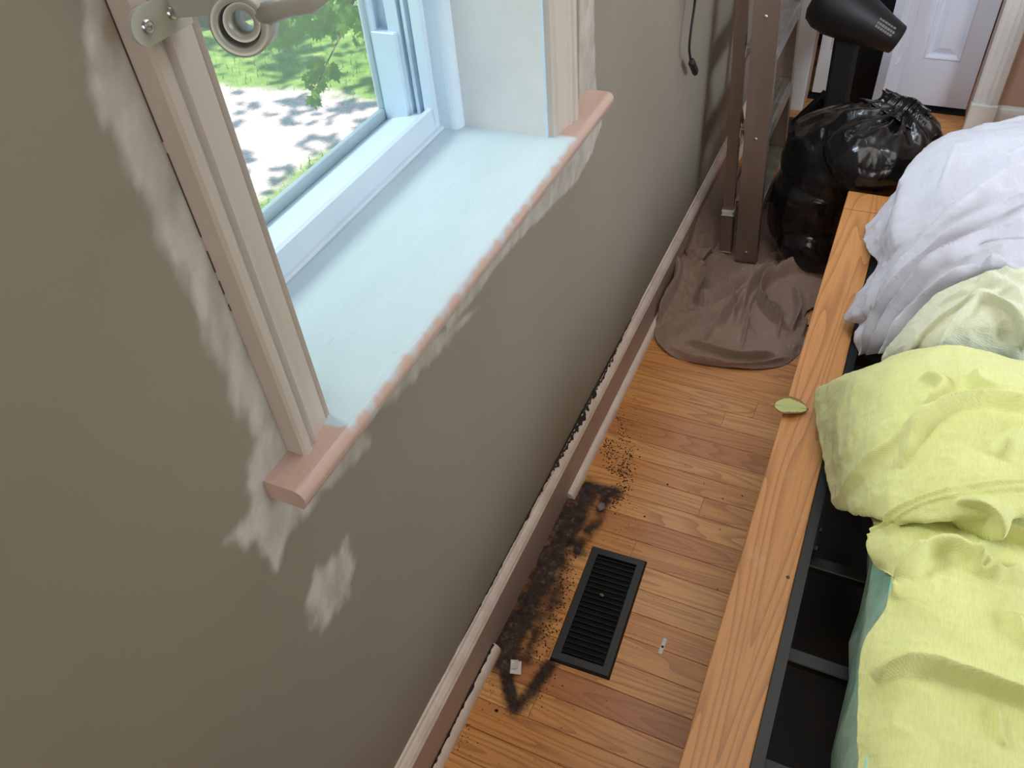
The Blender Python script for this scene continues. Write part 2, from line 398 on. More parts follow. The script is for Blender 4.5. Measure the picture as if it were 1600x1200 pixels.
def insert(a, vals):
    a = np.array(a)
    for v in vals:
        i = np.argmin(abs(a-v)); 
        if abs(a[i]-v) < .003: a[i] = v
        else: a = np.sort(np.append(a, v))
    return a
yb = insert(yb, [W1[0], W1[1]]); zb = insert(zb, [W1[2]])
Yg, Zg = np.meshgrid(yb, zb, indexing='ij'); ny, nz = Yg.shape
V = np.c_[np.zeros(ny*nz), Yg.ravel(), Zg.ravel()]
F = []
for i in range(ny-1):
    yc = (yb[i]+yb[i+1])/2
    for j in range(nz-1):
        zc = (zb[j]+zb[j+1])/2
        if any(w[0] < yc < w[1] and w[2] < zc < w[3] for w in (W1, W2)): continue
        F.append((i*nz+j, (i+1)*nz+j, (i+1)*nz+j+1, i*nz+j+1))
wall = mesh_obj('wall_left', V, F, MW); tag(wall, kind='structure')
fv = filler(V[:, 1:]); attr(wall, 'filler', fv); attr(wall, 'filler_relief', fv*(.5+.9*fbm(np.c_[V[:, 1]*70-V[:, 2]*40, V[:, 1]*25+V[:, 2]*22, V[:, 0]], 4, 5)))
# solid body of the wall behind the skin
bm = bmesh.new()
ys = [YB, W1[0], W1[1], W2[0], W2[1], YF+.7]
for a, b in zip(ys[::2], ys[1::2]): add_box(bm, (-WT, a, -.9), (-.002, b, ZC))
for w in (W1, W2):
    add_box(bm, (-WT, w[0], -.9), (-.002, w[1], w[2])); add_box(bm, (-WT, w[0], w[3]), (-.002, w[1], ZC))
tag(bm_obj('wall_outer', bm, M_trimwhite), kind='structure')
# other walls, ceiling
def struct(o): return tag(o, kind='structure')
struct(box('wall_back', (-.3, YB-.1, -.02), (XR+.1, YB, ZC), M_pink))
struct(box('wall_right', (XR, YB, -.02), (XR+.1, YF+.7, ZC), M_pink))
struct(box('ceiling', (-.31, YB-.1, ZC), (XR+.1, YF+.8, ZC+.12), M_ceil))

# --- floor: sub-floor with every strip of oak laid on it
floor = struct(box('floor', (-.02, YB, -.06), (XR, YF+.75, -.013), M_void))
PITCH = .0619; Y0 = .673
def plank_mesh(L, w):
    h = w/2-.0004; prof = [(-h, -.012), (-h, -.0010), (-h+.0011, 0), (-h*.45, .00022), (0, .0003), (h*.45, .00022), (h-.0011, 0), (h, -.0010), (h, -.012)]
    n = len(prof); V = []
    e = .0004
    for x in (-L/2+e, L/2-e):
        for y, z in prof: V.append((x, y, z))
    F = [(i, i+1, n+i+1, n+i) for i in range(n-1)]+[tuple(range(n))[::-1], tuple(range(n, 2*n))]
    return V, F
known = {15: [.384], 14: [.311], 9: [.333], 6: [.217], -1: [.146]}
for k in range(-7, 56):
    yc = Y0+PITCH*(k+.5)
    r = random.Random(k*7+3)
    js = known.get(k, [r.uniform(.45, 1.1)])[:]
    while js[-1] < 1.75: js.append(js[-1]+r.uniform(.45, .85))
    xs = [0.004]+[j for j in js if j < 1.6]+[1.75]
    for a, b in zip(xs, xs[1:]):
        V, F = plank_mesh(b-a, PITCH)
        o = mesh_obj('plank', V, F, MFL, floor); o.location = ((a+b)/2, yc, 0)
bm = bmesh.new()                                # the rest of the boards, outside the photograph
def add_planks(bm, x0, x1, k0, k1):
    for k in range(k0, k1):
        r = random.Random(k*5+1); x = x0
        while x < x1-.01:
            L = min(r.uniform(.5, 1.0), x1-x); V, F = plank_mesh(L, PITCH)
            vs = [bm.verts.new((vx+x+L/2, vy+Y0+PITCH*(k+.5), vz)) for vx, vy, vz in V]
            for f in F: bm.faces.new([vs[i] for i in f])
            x += L
add_planks(bm, 1.75, XR-.005, -35, 56); add_planks(bm, .004, 1.75, -35, -7)
o = bm_obj('plank_field', bm, MFL, floor); tag(o, kind='stuff')

# --- baseboard with moulded cap and shoe
BB = struct(prism('baseboard_left', [(0, 0), (.015, 0), (.015, .132), (.0, .132)], 'y', YB, YF, M_basepaint))
prism('cap_moulding', [(0, .1325), (.0175, .1325), (.0185, .137), (.0165, .142), (.0155, .148), (.010, .158), (.006, .163), (.0045, .170), (0, .170)], 'y', YB, YF, M_cap, BB)
qr = [(.0155, 0)]+[(.0155+.0165*math.sin(t), .021*math.cos(t)) for t in np.linspace(math.pi/2, 0, 7)]
prism('shoe_moulding', qr, 'y', YB, .725, M_cap, BB)
prism('shoe_moulding', qr, 'y', 1.165, YF, M_cap, BB)

# =================================================================== WINDOW 1 (near) : sill, casings, frame, screen
def window(n, w, nearest):
    y0, y1, z0, z1 = w
    win = struct(empty('window_%d' % n, (0, (y0+y1)/2, z0)))
    P = lambda o: keep(o, win)
    zs = .985
    # stool (sill board) with rounded nose and horns past the casing
    yl, yr = y0-.113, y1+.195 if nearest else y1+.113
    nose = .052; prof = [(-.202, zs-.029), (-.202, zs)]
    xs = np.linspace(-.19, nose-.012, 110 if nearest else 12); prof += [(x, zs) for x in xs]
    prof += [(nose-.012+.012*math.sin(t), zs-.012+.012*math.cos(t)) for t in np.linspace(.25, math.pi*.5, 6)]
    prof += [(nose-.001, zs-.019), (nose-.006, zs-.029), (0.0, zs-.029)]
    ycuts = np.array(sorted({yl, yr, y0, y1, *np.linspace(yl, yr, 340 if nearest else 12)}))
    V = [(x, y, z) for y in ycuts for x, z in prof]; m = len(prof); F = []
    for i in range(len(ycuts)-1):
        yc = (ycuts[i]+ycuts[i+1])/2; horn = not (y0 < yc < y1)
        for j in range(m):
            k = (j+1) % m
            if horn and (prof[j][0] < -.01 and prof[k][0] < -.01): continue
            F.append((i*m+j, i*m+k, (i+1)*m+k, (i+1)*m+j))
    F += [tuple(j for j in range(m) if prof[j][0] > -.02), tuple((len(ycuts)-1)*m+j for j in range(m) if prof[j][0] > -.02)]
    o = P(mesh_obj('window_stool', V, F, MSILL)); V = np.array(V)
    edge = nose-.004+(fbm(np.c_[V[:, 1]*60, V[:, 1]*0, V[:, 0]*30], 3, 4)-.47)*.018
    pk = np.clip((V[:, 0]-edge)/.006+.5, 0, 1)
    pk = np.maximum(pk, np.clip(((y0-.010)-V[:, 1]+(fbm(V*70, 3, 2)-.47)*.02)/.006, 0, 1)); pk = np.maximum(pk, np.clip((V[:, 1]-(y1+.012))/.006, 0, 1))
    attr(o, 'pink', pk); sc = np.zeros(len(V))
    for q in range(44 if nearest else 0):
        c = np.array([rng.uniform(-.15, .03), rng.uniform(y0+.03, y1-.03)]); ang = rng.uniform(.6, 1.3); L = rng.uniform(.004, .013); wd = rng.uniform(.0016, .0028)
        d = V[:, :2]-c; u = d[:, 0]*math.cos(ang)+d[:, 1]*math.sin(ang); v = -d[:, 0]*math.sin(ang)+d[:, 1]*math.cos(ang)
        sc = np.maximum(sc, rng.uniform(.25, 1)*np.exp(-(u/L)**2-(v/wd)**2))
    attr(o, 'scar', sc)
    # casings: u from the outer edge inwards
    cp = [(0, 0), (0, .022), (.003, .0255), (.009, .0265), (.0125, .0250), (.0145, .0215), (.0185, .0195), (.0215, .0215), (.0235, .0235), (.0260, .0225), (.0285, .0195), (.034, .0180), (.056, .0145), (.058, .0115), (.0600, .0140), (.0620, .0115), (.0645, .0135), (.067, .0105), (.068, 0)]
    P(prism('casing', [(t, y0+.001-.068+u) for u, t in cp], 'z', zs, z1+.02, M_trim))
    P(prism('casing', [(t, y1+.004+.082-u*.082/.068) for u, t in cp], 'z', zs, z1+.02, M_trim))
    P(box('head_casing', (0, y0-.075, z1+.02), (.027, y1+.09, z1+.095), M_trim, None, .004))
    # reveals
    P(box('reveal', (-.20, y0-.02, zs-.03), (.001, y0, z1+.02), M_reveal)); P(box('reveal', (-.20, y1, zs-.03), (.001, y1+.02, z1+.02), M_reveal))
    P(box('reveal', (-.20, y0, z1), (.001, y1, z1+.02), M_vinyl))
    # rounded stop between reveal and frame
    for yy, s in ((y0, 1), (y1, -1)):
        st = [(-.202, yy), (-.158, yy)]+[(-.176+.018*math.cos(t), yy+s*(.004+.018*math.sin(t))) for t in np.linspace(.2, math.pi*.55, 7)]+[(-.202, yy+s*.022)]
        P(prism('stop_moulding', st, 'z', zs, z1, M_vinyl))
    # vinyl frame: raised inner lip, sloped bottom, channelled jambs
    ya, yb2 = y0+.006, y1-.006
    P(prism('frame_sill', [(-.196, zs-.02), (-.196, zs+.0), (-.199, zs+.042), (-.206, zs+.044), (-.222, zs+.030), (-.262, zs+.022), (-.285, zs+.016), (-.305, zs+.008), (-.305, zs-.02)], 'y', ya, yb2, M_vinyl))
    P(box('frame_sill_bead', (-.197, ya, zs), (-.188, yb2, zs+.006), M_vinyl, None, .001))
    for yy, s in ((yb2, -1), (ya, 1)):
        jp = [(-.196, 0), (-.196, .030), (-.214, .030), (-.214, .010), (-.226, .010), (-.226, .026), (-.232, .026), (-.232, .012), (-.240, .012), (-.240, .028), (-.262, .028), (-.262, .012), (-.287, .012), (-.287, .034), (-.308, .034), (-.308, 0)]
        P(prism('frame_jamb', [(x, yy+s*d) for x, d in jp], 'z', zs-.01, z1, M_vinyl))
        P(box('jamb_channel', (-.2315, min(yy+s*.009, yy+s*.013), zs), (-.2145, max(yy+s*.009, yy+s*.013), z1), M_vinylgrey))
        P(box('sash_stop', (-.291, min(yy, yy+s*.037), zs+.014), (-.246, max(yy, yy+s*.037), zs+.168), M_vinyl, None, .0012))
    P(box('frame_head', (-.305, ya, z1-.04), (-.196, yb2, z1), M_vinyl))
    # raised lower sash and upper sash meeting high up, out of the photograph
    for x, a, b in ((-.222, 1.52, z1-.04), (-.256, 1.50, z1-.04)):
        fr = bmesh.new(); c, d = ya+.014, yb2-.014
        add_box(fr, (x-.012, c, a), (x+.012, d, a+.045)); add_box(fr, (x-.012, c, b-.045), (x+.012, d, b)); add_box(fr, (x-.012, c, a+.045), (x+.012, c+.04, b-.045)); add_box(fr, (x-.012, d-.04, a+.045), (x+.012, d, b-.045))
        sash = P(bm_obj('sash', fr, M_vinyl))
    # insect screen in its own slim frame
    sy0, sy1 = ya+.012, yb2-.020; sx = -.300; sz = zs+.012
    fr = bmesh.new()
    add_box(fr, (sx-.006, sy0, sz), (sx+.006, sy1, sz+.020), .0015); add_box(fr, (sx-.006, sy0, 2.0), (sx+.006, sy1, 2.018))
    add_box(fr, (sx-.006, sy0, sz+.02), (sx+.006, sy0+.016, 2.0), .0015); add_box(fr, (sx-.006, sy1-.016, sz+.02), (sx+.006, sy1, 2.0), .0015)
    P(bm_obj('screen_frame', fr, M_vinylgrey))
    P(mesh_obj('screen_mesh', [(sx, sy0+.014, sz+.018), (sx, sy1-.014, sz+.018), (sx, sy1-.014, 2.0), (sx, sy0+.014, 2.0)], [(0, 1, 2, 3)], M_screen))
    return win
w1_ = window(1, W1, True); window(2, W2, False)
bm = bmesh.new()
for a, b in ((1.60, 1.36), (1.35, 1.27), (1.255, 1.232), (1.222, 1.207), (1.195, 1.187)): add_box(bm, (.0001, W1[0]-.0679, b), (.0010, W1[0]-.0669, a))
keep(bm_obj('caulk_crack', bm, M_bark), w1_)

# curtain rod bracket on the near casing
br = empty('curtain_rod_bracket', (.034, .425, 1.45)); tag(br, 'satin nickel curtain rod bracket with a ring cup, screwed to the left window casing', 'bracket')
K = lambda o: keep(o, br)
pa, pb = Vector((.036, .398, 1.452)), Vector((.036, .452, 1.452))
pl = [(.462, 1.439), (.462, 1.465)]+[(.418+.013*math.cos(t), 1.452+.013*math.sin(t)) for t in np.linspace(math.pi/2, 1.5*math.pi, 12)]
K(prism('mounting_plate', pl, 'x', .0265, .0300, M_steel))
for yy in (.419, .445):
    bm = bmesh.new(); add_lathe(bm, (.0299, yy, 1.452), (1, 0, 0), [(0, .0052), (.0022, .0046), (.0030, .003), (.0022, .0016), (.0016, 0)], 18)
    s_ = K(bm_obj('screw', bm, M_screw, None, True))
RY = .436
rc_ = aty(383, 33, RY); rcx, rcz = rc_[0], rc_[2]
K(beam('arm', (.029, RY+.012, 1.456), (rcx-.018, RY+.006, rcz+.010), (0, 0, 1), .014, .006, M_steel))
bm = bmesh.new(); R_ = .0205
RAX = (-.42, .88, -.16)
add_lathe(bm, (rcx+.006, RY-.013, rcz+.002), RAX, [(0, R_-.0015), (.0, R_-.006), (.002, R_-.0065), (.022, R_-.0075), (.024, .0115), (.030, .0115), (.030, R_-.002), (.026, R_), (.0015, R_), (0, R_-.0015)], 40)
K(bm_obj('ring_cup', bm, M_steel, None, True))
bm = bmesh.new(); add_lathe(bm, (rcx+.008, RY-.012, rcz+.004), RAX, [(0, .0125), (0, .0080), (.030, .0080), (.030, .0125), (0, .0125)], 32)
K(bm_obj('inner_ring', bm, M_steel, None, True))
a2 = aty(420, 22, RY); b2 = aty(486, 6, RY); c2 = aty(520, -30, RY)
bm = bmesh.new(); add_tube(bm, [a2-np.array([.006, 0, .001]), (a2+b2)/2+np.array([0, 0, .0015]), b2, c2], [.0075, .0065, .0062, .006], 12); K(bm_obj('outer_arm', bm, M_steel, None, True))

# =================================================================== FAR END: closet with folding doors
OX0, OX1, ZD = .182, .805, 2.05; YD = 3.56
bm = bmesh.new()
add_box(bm, (-.01, YF, -.013), (OX0, YF+.12, ZC)); add_box(bm, (OX1, YF, -.013), (XR, YF+.12, ZC)); add_box(bm, (OX0, YF, ZD), (OX1, YF+.12, ZC))
struct(bm_obj('wall_far', bm, M_pink))
bm = bmesh.new(); add_box(bm, (-.01, YF+.7, -.013), (1.5, YF+.75, ZC)); struct(bm_obj('wall_closet', bm, paint('closet_paint', srgb(60, 56, 54), None, .8, bump=0)))  # unlit closet depth is put into this dark wall colour
struct(box('trim_1', (.095, YF-.022, 0), (OX0, YF, ZD+.09), M_trimwhite, None, .003))
t2 = struct(empty('trim_2', (.85, YF, 0)))
cp2 = [(0, 0), (0, .014), (.008, .018), (.014, .016), (.020, .018), (.026, .014), (.045, .014), (.050, .022), (.062, .026), (.072, .022), (.086, .020), (.092, .0), ]
keep(prism('fluted_casing', [(OX1+u, YF-.004-t) for u, t in cp2], 'z', .115, ZD+.09, M_trimwhite), t2)
keep(box('plinth_block', (OX1-.004, YF-.034, 0), (OX1+.094, YF, .118), M_trimwhite, None, .004), t2)
struct(box('trim_3', (OX0, YF-.02, ZD), (OX1, YF, ZD+.09), M_trimwhite, None, .003))
def base_prof(y): return [(y, 0), (y-.016, 0), (y-.016, .088), (y-.012, .100), (y-.007, .106), (y-.004, .112), (y, .112)]
struct(prism('baseboard_far', [(a, b) for a, b in base_prof(YF)], 'x', OX1+.095, 1.02, M_trimwhite))
struct(prism('baseboard_corner', base_prof(YF), 'x', .016, .095, M_trimwhite))
# short return of wall at the right, with its own baseboard
struct(box('wall_return', (1.018, 3.2, -.013), (1.15, YF, ZC), M_pink))
struct(prism('baseboard_return', [(1.018, 0), (1.002, 0), (1.002, .088), (1.006, .100), (1.011, .106), (1.014, .112), (1.018, .112)], 'y', 3.2, YF-.016, M_trimwhite))

def panel_door(name, L, H, th, panels, m, parent=None):
    """leaf in local x(0..L), z(0..H), front face at y=0 looking to -y, with moulded raised panels"""
    bm = bmesh.new()
    xs = sorted({0, L, *[p for q in panels for p in (q[0], q[1])]}); zs = sorted({0, H, *[p for q in panels for p in (q[2], q[3])]})
    for i in range(len(xs)-1):
        for j in range(len(zs)-1):
            xc, zc = (xs[i]+xs[i+1])/2, (zs[j]+zs[j+1])/2
            if any(q[0] < xc < q[1] and q[2] < zc < q[3] for q in panels): continue
            bm.faces.new([bm.verts.new(p) for p in ((xs[i], 0, zs[j]), (xs[i+1], 0, zs[j]), (xs[i+1], 0, zs[j+1]), (xs[i], 0, zs[j+1]))])
    for x0, x1, z0, z1 in panels:
        rings = []
        for ins, y in ((0, 0), (.004, -.003), (.008, -.003), (.013, .003), (.019, .009), (.024, .010), (.045, .002), (.047, .001)):
            rings.append([bm.verts.new(p) for p in ((x0+ins, y, z0+ins), (x1-ins, y, z0+ins), (x1-ins, y, z1-ins), (x0+ins, y, z1-ins))])
        for a, b in zip(rings, rings[1:]):
            for k in range(4): bm.faces.new((a[k], a[(k+1) % 4], b[(k+1) % 4], b[k]))
        bm.faces.new(rings[-1])
    bmesh.ops.remove_doubles(bm, verts=bm.verts[:], dist=1e-5)
    b = bmesh.ops.create_cube(bm, size=1)['verts']
    for v in b: v.co = Vector(((v.co.x+.5)*L, .0125+(v.co.y+.5)*(th-.0125), (v.co.z+.5)*H))
    for (x0, x1) in ((0, .0), (L, L)):
        pass
    # edge strips closing front skin to the core
    for q in (((0, 0, 0), (0, .0125, 0), (0, .0125, H), (0, 0, H)), ((L, 0, 0), (L, .0125, 0), (L, .0125, H), (L, 0, H)), ((0, 0, 0), (L, 0, 0), (L, .0125, 0), (0, .0125, 0)), ((0, 0, H), (L, 0, H), (L, .0125, H), (0, .0125, H))):
        bm.faces.new([bm.verts.new(p) for p in q])
    return bm_obj(name, bm, m, parent)
d3 = panel_door('door_1', .278, 2.0, .034, [(.068, .205, .185, .85), (.068, .205, 1.0, 1.85)], M_door); d3.location = (.522, YD, .030); struct(d3)
d2 = panel_door('door_2', .155, 2.0, .034, [(.045, .112, .185, .85), (.045, .112, 1.0, 1.85)], M_door)
hx = .525; nx = aty(1390, 100, 3.40)[0]
d2.location = (nx, 3.405, .030); d2.rotation_euler = (0, 0, math.atan2(YD-.012-3.405, hx-nx)); struct(d2)
d1 = panel_door('door_3', .140, 2.0, .034, [(.04, .10, .185, .85), (.04, .10, 1.0, 1.85)], M_trimwhite); d1.location = (.197, YD, .030); struct(d1)

struct(box('trim_4', (OX0, YD-.002, -.012), (OX1, YD+.06, .006), M_void))  # black strip painted in for the shade under the doors
# =================================================================== BED
ZB = .38
bed = empty('bed_frame', (1.1, 1.1, 0)); tag(bed, 'low platform bed frame with oak side board and black steel slats under the crumpled cloths', 'bed')
B = lambda o: keep(o, bed)
bm = bmesh.new(); add_box(bm, (.470, -.02, ZB-.028), (.567, 2.098, ZB), .0025, 2); sb = B(bm_obj('side_board', bm, MBENCH))
# a small dowel plug in the board
bm = bmesh.new(); q = at(1231, 902, ZB); add_lathe(bm, (q[0], q[1], ZB-.001), (0, 0, 1), [(0, .0035), (.0014, .0035), (.0014, 0)], 12); dp = bm_obj('dowel_plug', bm, M_bark); dp.parent = sb
bm = bmesh.new(); add_box(bm, (.470, 2.1005, ZB-.028), (1.62, 2.195, ZB), .0025, 2); fb = bm_obj('foot_board', bm, MBENCH); B(fb)
bm = bmesh.new(); add_box(bm, (1.55, -.02, ZB-.028), (1.647, 2.098, ZB), .0025, 2); B(bm_obj('side_board', bm, MBENCH))
bm = bmesh.new(); add_box(bm, (.568, -.02, .315), (.5735, 2.1, .374)); add_box(bm, (.5735, -.02, .315), (.584, 2.1, .3205)); add_box(bm, (.5735, -.02, .368), (.586, 2.1, .374)); B(bm_obj('steel_rail', bm, M_black))
for y in (.17, .37, .565, .765, .965, 1.165, 1.365, 1.565, 1.765, 1.965):
    B(box('steel_slat', (.586, y-.0125, .305), (1.56, y+.0125, .325), M_black, None, .002))
for y in (1.0,):
    bb = B(box('corner_bracket', (.5865, y-.035, .325), (.590, y+.04, .362), M_black, None, .001))
    for dy in (-.02, .025):
        bm = bmesh.new(); add_lathe(bm, (.590, y+dy, .345), (1, 0, 0), [(0, .006), (.005, .006), (.006, .004), (.006, 0)], 10); s_ = bm_obj('bolt', bm, M_black, bb)
for x, y in ((.52, .05), (.52, 2.14), (1.58, .05), (1.58, 2.14)):
    B(box('leg', (x-.03, y-.03, .0003), (x+.03, y+.03, ZB-.029), MBENCH, None, .003))

B(box('end_panel', (.60, 2.16, .004), (1.55, 2.19, ZB-.0285), MBENCH)); B(box('end_panel', (.60, -.02, .004), (1.55, .01, .30), MBENCH)); B(box('outer_panel', (1.60, -.02, .004), (1.64, 2.19, ZB-.0285), MBENCH))  # unseen panels added to keep light out from under the bed
B(box('base_panel', (.60, .012, .075), (1.598, 2.158, .085), paint('dark_base_panel', srgb(26, 16, 13), srgb(14, 9, 8), .6, 9, 0)))  # near-black sheet added to paint the shade below the slats
# mattress in crinkled wrap
def rounded_box_grid(lo, hi, step):
    bm = bmesh.new(); add_box(bm, lo, hi, .035, 4)
    bmesh.ops.triangulate(bm, faces=[f for f in bm.faces if len(f.verts) > 4])
    for it in range(5):
        es = [e for e in bm.edges if e.calc_length() > step]
        if not es: break
        bmesh.ops.subdivide_edges(bm, edges=es, cuts=1, use_grid_fill=True)
    return bm
bm = rounded_box_grid((.684, -.15, .336), (1.53, 2.0, .575), .045)
bm.normal_update()
vs = np.array([v.co[:] for v in bm.verts]); nn = ridged(np.c_[vs[:, 0]*12, vs[:, 1]*13, vs[:, 2]*14], 3, 8)-.35+.5*(fbm(vs*30, 3, 5)-.47)
for v, k in zip(bm.verts, nn):
    v.co += v.normal*(.026*k)
    if v.co.z < .3265: v.co.z = .3265
    v.co.z = min(v.co.z, .571)
    if v.co.z > .50: v.co.x = max(v.co.x, .690)
mt = bm_obj('mattress', bm, M_wrap, None, True); tag(mt, 'mattress wrapped in crinkled teal plastic on the black slats', 'mattress')

# =================================================================== CLOTH
def bspl(ctrl, n):
    """uniform cubic B-spline-ish (Catmull-Rom) resample of ctrl (k,...) to n points"""
    k = len(ctrl); t = np.linspace(0, k-1, n); i = np.clip(np.floor(t).astype(int), 0, k-2); f = (t-i).reshape(-1, *([1]*(ctrl.ndim-1)))
    g = lambda j: ctrl[np.clip(j, 0, k-1)]
    p0, p1, p2, p3 = g(i-1), g(i), g(i+1), g(i+2)
    p0 = np.where((i-1 < 0).reshape(f.shape), 2*p1-p2, p0); p3 = np.where((i+2 > k-1).reshape(f.shape), 2*p2-p1, p3)
    return .5*((2*p1)+(-p0+p2)*f+(2*p0-5*p1+4*p2-p3)*f*f+(-p0+3*p1-3*p2+p3)*f**3)
def polydist(P, pts):
    d = np.full(len(P), 9.9); s = np.zeros(len(P)); sign = np.zeros(len(P)); tot = len(pts)-1
    for i in range(tot):
        a, b = pts[i], pts[i+1]; e = b-a; w = P-a; t = np.clip((w@e)/(e@e+1e-12), 0, 1); r = w-t[:, None]*e
        dd = np.linalg.norm(r, axis=1); m = dd < d; d = np.where(m, dd, d); s = np.where(m, (i+t)/tot, s)
        sign = np.where(m, np.sign(e[0]*w[:, 1]-e[1]*w[:, 0]), sign)
    return d, s, sign
def sheet(name, rows, nu, nv, m, ridges=(), noise_amp=.004, noise_scale=9, zr=.5, thick=.0018, floor_z=None, seed=0, stretch=(1, 1, 1), ramp=1.0, rwid=1.0, flat=(), right=(), near=()):
    """rows: grid of (px,py,z). ridges: (list of px, height, width, sharp) raised along the surface normal"""
    C = np.array([[at(x, y, z) for x, y, z in r] for r in rows])
    for dx in right: C = np.concatenate([C, C[:, -1:]+np.array([dx, 0, -.006])], 1); nu += int(dx*110)
    for dy in near: C = np.concatenate([C, C[-1:]+np.array([0, -dy, 0])], 0); nv += int(dy*160)
    A = bspl(C, nv); A = np.swapaxes(bspl(np.swapaxes(A, 0, 1), nu), 0, 1)      # nv x nu x 3
    du = np.gradient(A, axis=1); dv = np.gradient(A, axis=0); Nn = np.cross(du, dv); Nn /= np.linalg.norm(Nn, axis=2, keepdims=True)+1e-9
    P = A.reshape(-1, 3); Nn = Nn.reshape(-1, 3)
    if (Nn[:, 2].mean()) < 0: Nn = -Nn
    h = np.zeros(len(P))
    st = np.array(stretch)
    h += noise_amp*.5*(ridged(P*noise_scale*4.3*st, 3, seed+9)-.4)
    h += noise_amp*2*(fbm(P*noise_scale*st, 3, seed)-.47) + noise_amp*1.1*(ridged(P*noise_scale*1.7*st, 2, seed+5)-.35)
    for r in ridges:
        pts, amp, wd = r[0], r[1], r[2]; z = r[3] if len(r) > 3 else zr; step = r[4] if len(r) > 4 else 0
        W_ = np.array([at(x, y, z)[:2] for x, y in pts]); W_ = bspl(W_, 4*len(W_))
        d, s, sg = polydist(P[:, :2], W_); env = np.clip(np.minimum(s, 1-s)*6, 0, 1)**.7
        amp *= ramp; wd *= rwid
        if step: h += amp*env*np.where(sg*step > 0, np.exp(-(d/wd)**2), np.exp(-(d/(wd*.18))**2))
        else: h += amp*env*np.exp(-(d/wd)**2)
    P = P+Nn*h[:, None]
    for x0, x1, y0_, y1_, zz in flat:
        e = np.maximum(np.maximum(x0-P[:, 0], P[:, 0]-x1), np.maximum(y0_-P[:, 1], P[:, 1]-y1_)); P[:, 2] = np.minimum(P[:, 2], zz+np.maximum(e, 0)*1.2)
    if floor_z is not None: P[:, 2] = np.maximum(P[:, 2], floor_z)
    F = [(j*nu+i, j*nu+i+1, (j+1)*nu+i+1, (j+1)*nu+i) for j in range(nv-1) for i in range(nu-1)]
    o = mesh_obj(name, P, F, m, None, True)
    s_ = o.modifiers.new('thickness', 'SOLIDIFY'); s_.thickness = thick; s_.offset = 1
    return o

# white sheet over the far half of the bed
rows = [
    [(1352, 352, .40), (1400, 296, .46), (1440, 238, .52), (1500, 204, .56), (1570, 188, .58), (1680, 175, .58)],
    [(1350, 372, .40), (1402, 318, .50), (1462, 262, .60), (1520, 240, .64), (1590, 228, .66), (1700, 220, .66)],
    [(1358, 395, .42), (1405, 350, .54), (1470, 310, .63), (1530, 290, .66), (1600, 280, .68), (1715, 275, .68)],
    [(1372, 412, .45), (1410, 385, .56), (1476, 352, .63), (1540, 335, .66), (1610, 325, .68), (1730, 325, .68)],
    [(1356, 442, .44), (1402, 420, .55), (1474, 396, .63), (1544, 380, .66), (1615, 372, .67), (1740, 375, .67)],
    [(1319, 496, .405), (1384, 464, .53), (1462, 440, .62), (1538, 424, .65), (1615, 420, .66), (1745, 425, .66)],
    [(1345, 506, .43), (1392, 492, .53), (1464, 474, .61), (1540, 462, .64), (1618, 462, .65), (1750, 470, .65)],
    [(1338, 530, .43), (1396, 522, .53), (1466, 508, .60), (1540, 502, .63), (1620, 505, .64), (1755, 515, .64)],
    [(1350, 549, .42), (1402, 552, .51), (1470, 560, .57), (1545, 565, .59), (1625, 572, .60), (1760, 590, .60)],
]
white = sheet('dust_sheet', rows, 220, 240, M_linen, [
    ([(1440, 245), (1420, 300), (1405, 360), (1400, 410)], .018, .018, .52),
    ([(1385, 440), (1430, 390), (1500, 340), (1560, 310), (1640, 300)], .016, .022, .62),
    ([(1345, 505), (1400, 440), (1460, 400), (1540, 362), (1640, 350)], .022, .016, .62, 1),
    ([(1352, 530), (1400, 480), (1450, 442), (1530, 415), (1640, 405)], .026, .018, .60, 1),
    ([(1375, 545), (1415, 500), (1470, 480), (1545, 470)], .020, .016, .58),
    ([(1470, 530), (1510, 502), (1560, 520), (1600, 545)], .022, .013, .60),
    ([(1520, 445), (1555, 450), (1600, 480), (1660, 530)], .022, .018, .62),
    ([(1500, 215), (1490, 250), (1470, 300)], .010, .012, .62),
    ([(1560, 230), (1580, 300), (1600, 330)], .008, .012, .66),
    ([(1450, 420), (1510, 400), (1600, 395)], .007, .006, .64),
    ([(1440, 470), (1490, 450), (1520, 448)], .008, .006, .62),
], .011, 9, seed=21, ramp=1.25, rwid=.9, right=(.22, .25, .25), thick=.0016)
tag(white, 'rumpled white sheet heaped over the far half of the bed', 'sheet')
rows = [  # added layer at the white sheet's near edge, tinted for lime light
    [(1392, 540, .545), (1422, 500, .605), (1462, 464, .645), (1518, 436, .668), (1590, 420, .680), (1740, 430, .680)],
    [(1384, 552, .535), (1424, 524, .600), (1468, 490, .645), (1526, 466, .670), (1598, 452, .682), (1748, 462, .682)],
    [(1380, 562, .525), (1428, 544, .590), (1474, 518, .635), (1534, 500, .660), (1606, 492, .672), (1756, 500, .672)],
    [(1384, 574, .515), (1432, 562, .570), (1480, 546, .605), (1540, 538, .620), (1614, 540, .628), (1764, 552, .628)],
    [(1392, 588, .500), (1438, 584, .540), (1486, 578, .560), (1546, 582, .570), (1622, 590, .575), (1772, 606, .575)],
]
pale = sheet('drop_cloth', rows, 200, 120, M_pale, [
    ([(1400, 545), (1440, 520), (1500, 500), (1560, 492)], .012, .012, .63, 1),
    ([(1450, 535), (1500, 512), (1520, 500), (1560, 515), (1600, 540)], .020, .011, .63, 1),
    ([(1520, 445), (1560, 455), (1590, 480), (1610, 520)], .016, .014, .67),
    ([(1470, 470), (1520, 458), (1570, 450)], .008, .006, .66),
    ([(1560, 430), (1580, 445), (1620, 450)], .012, .010, .67),
], .008, 11, seed=52, thick=.0016, ramp=1.2, right=(.22, .20))
tag(pale, 'pale cream cloth bunched between the white sheet and the yellow-green cloth', 'drop cloth')
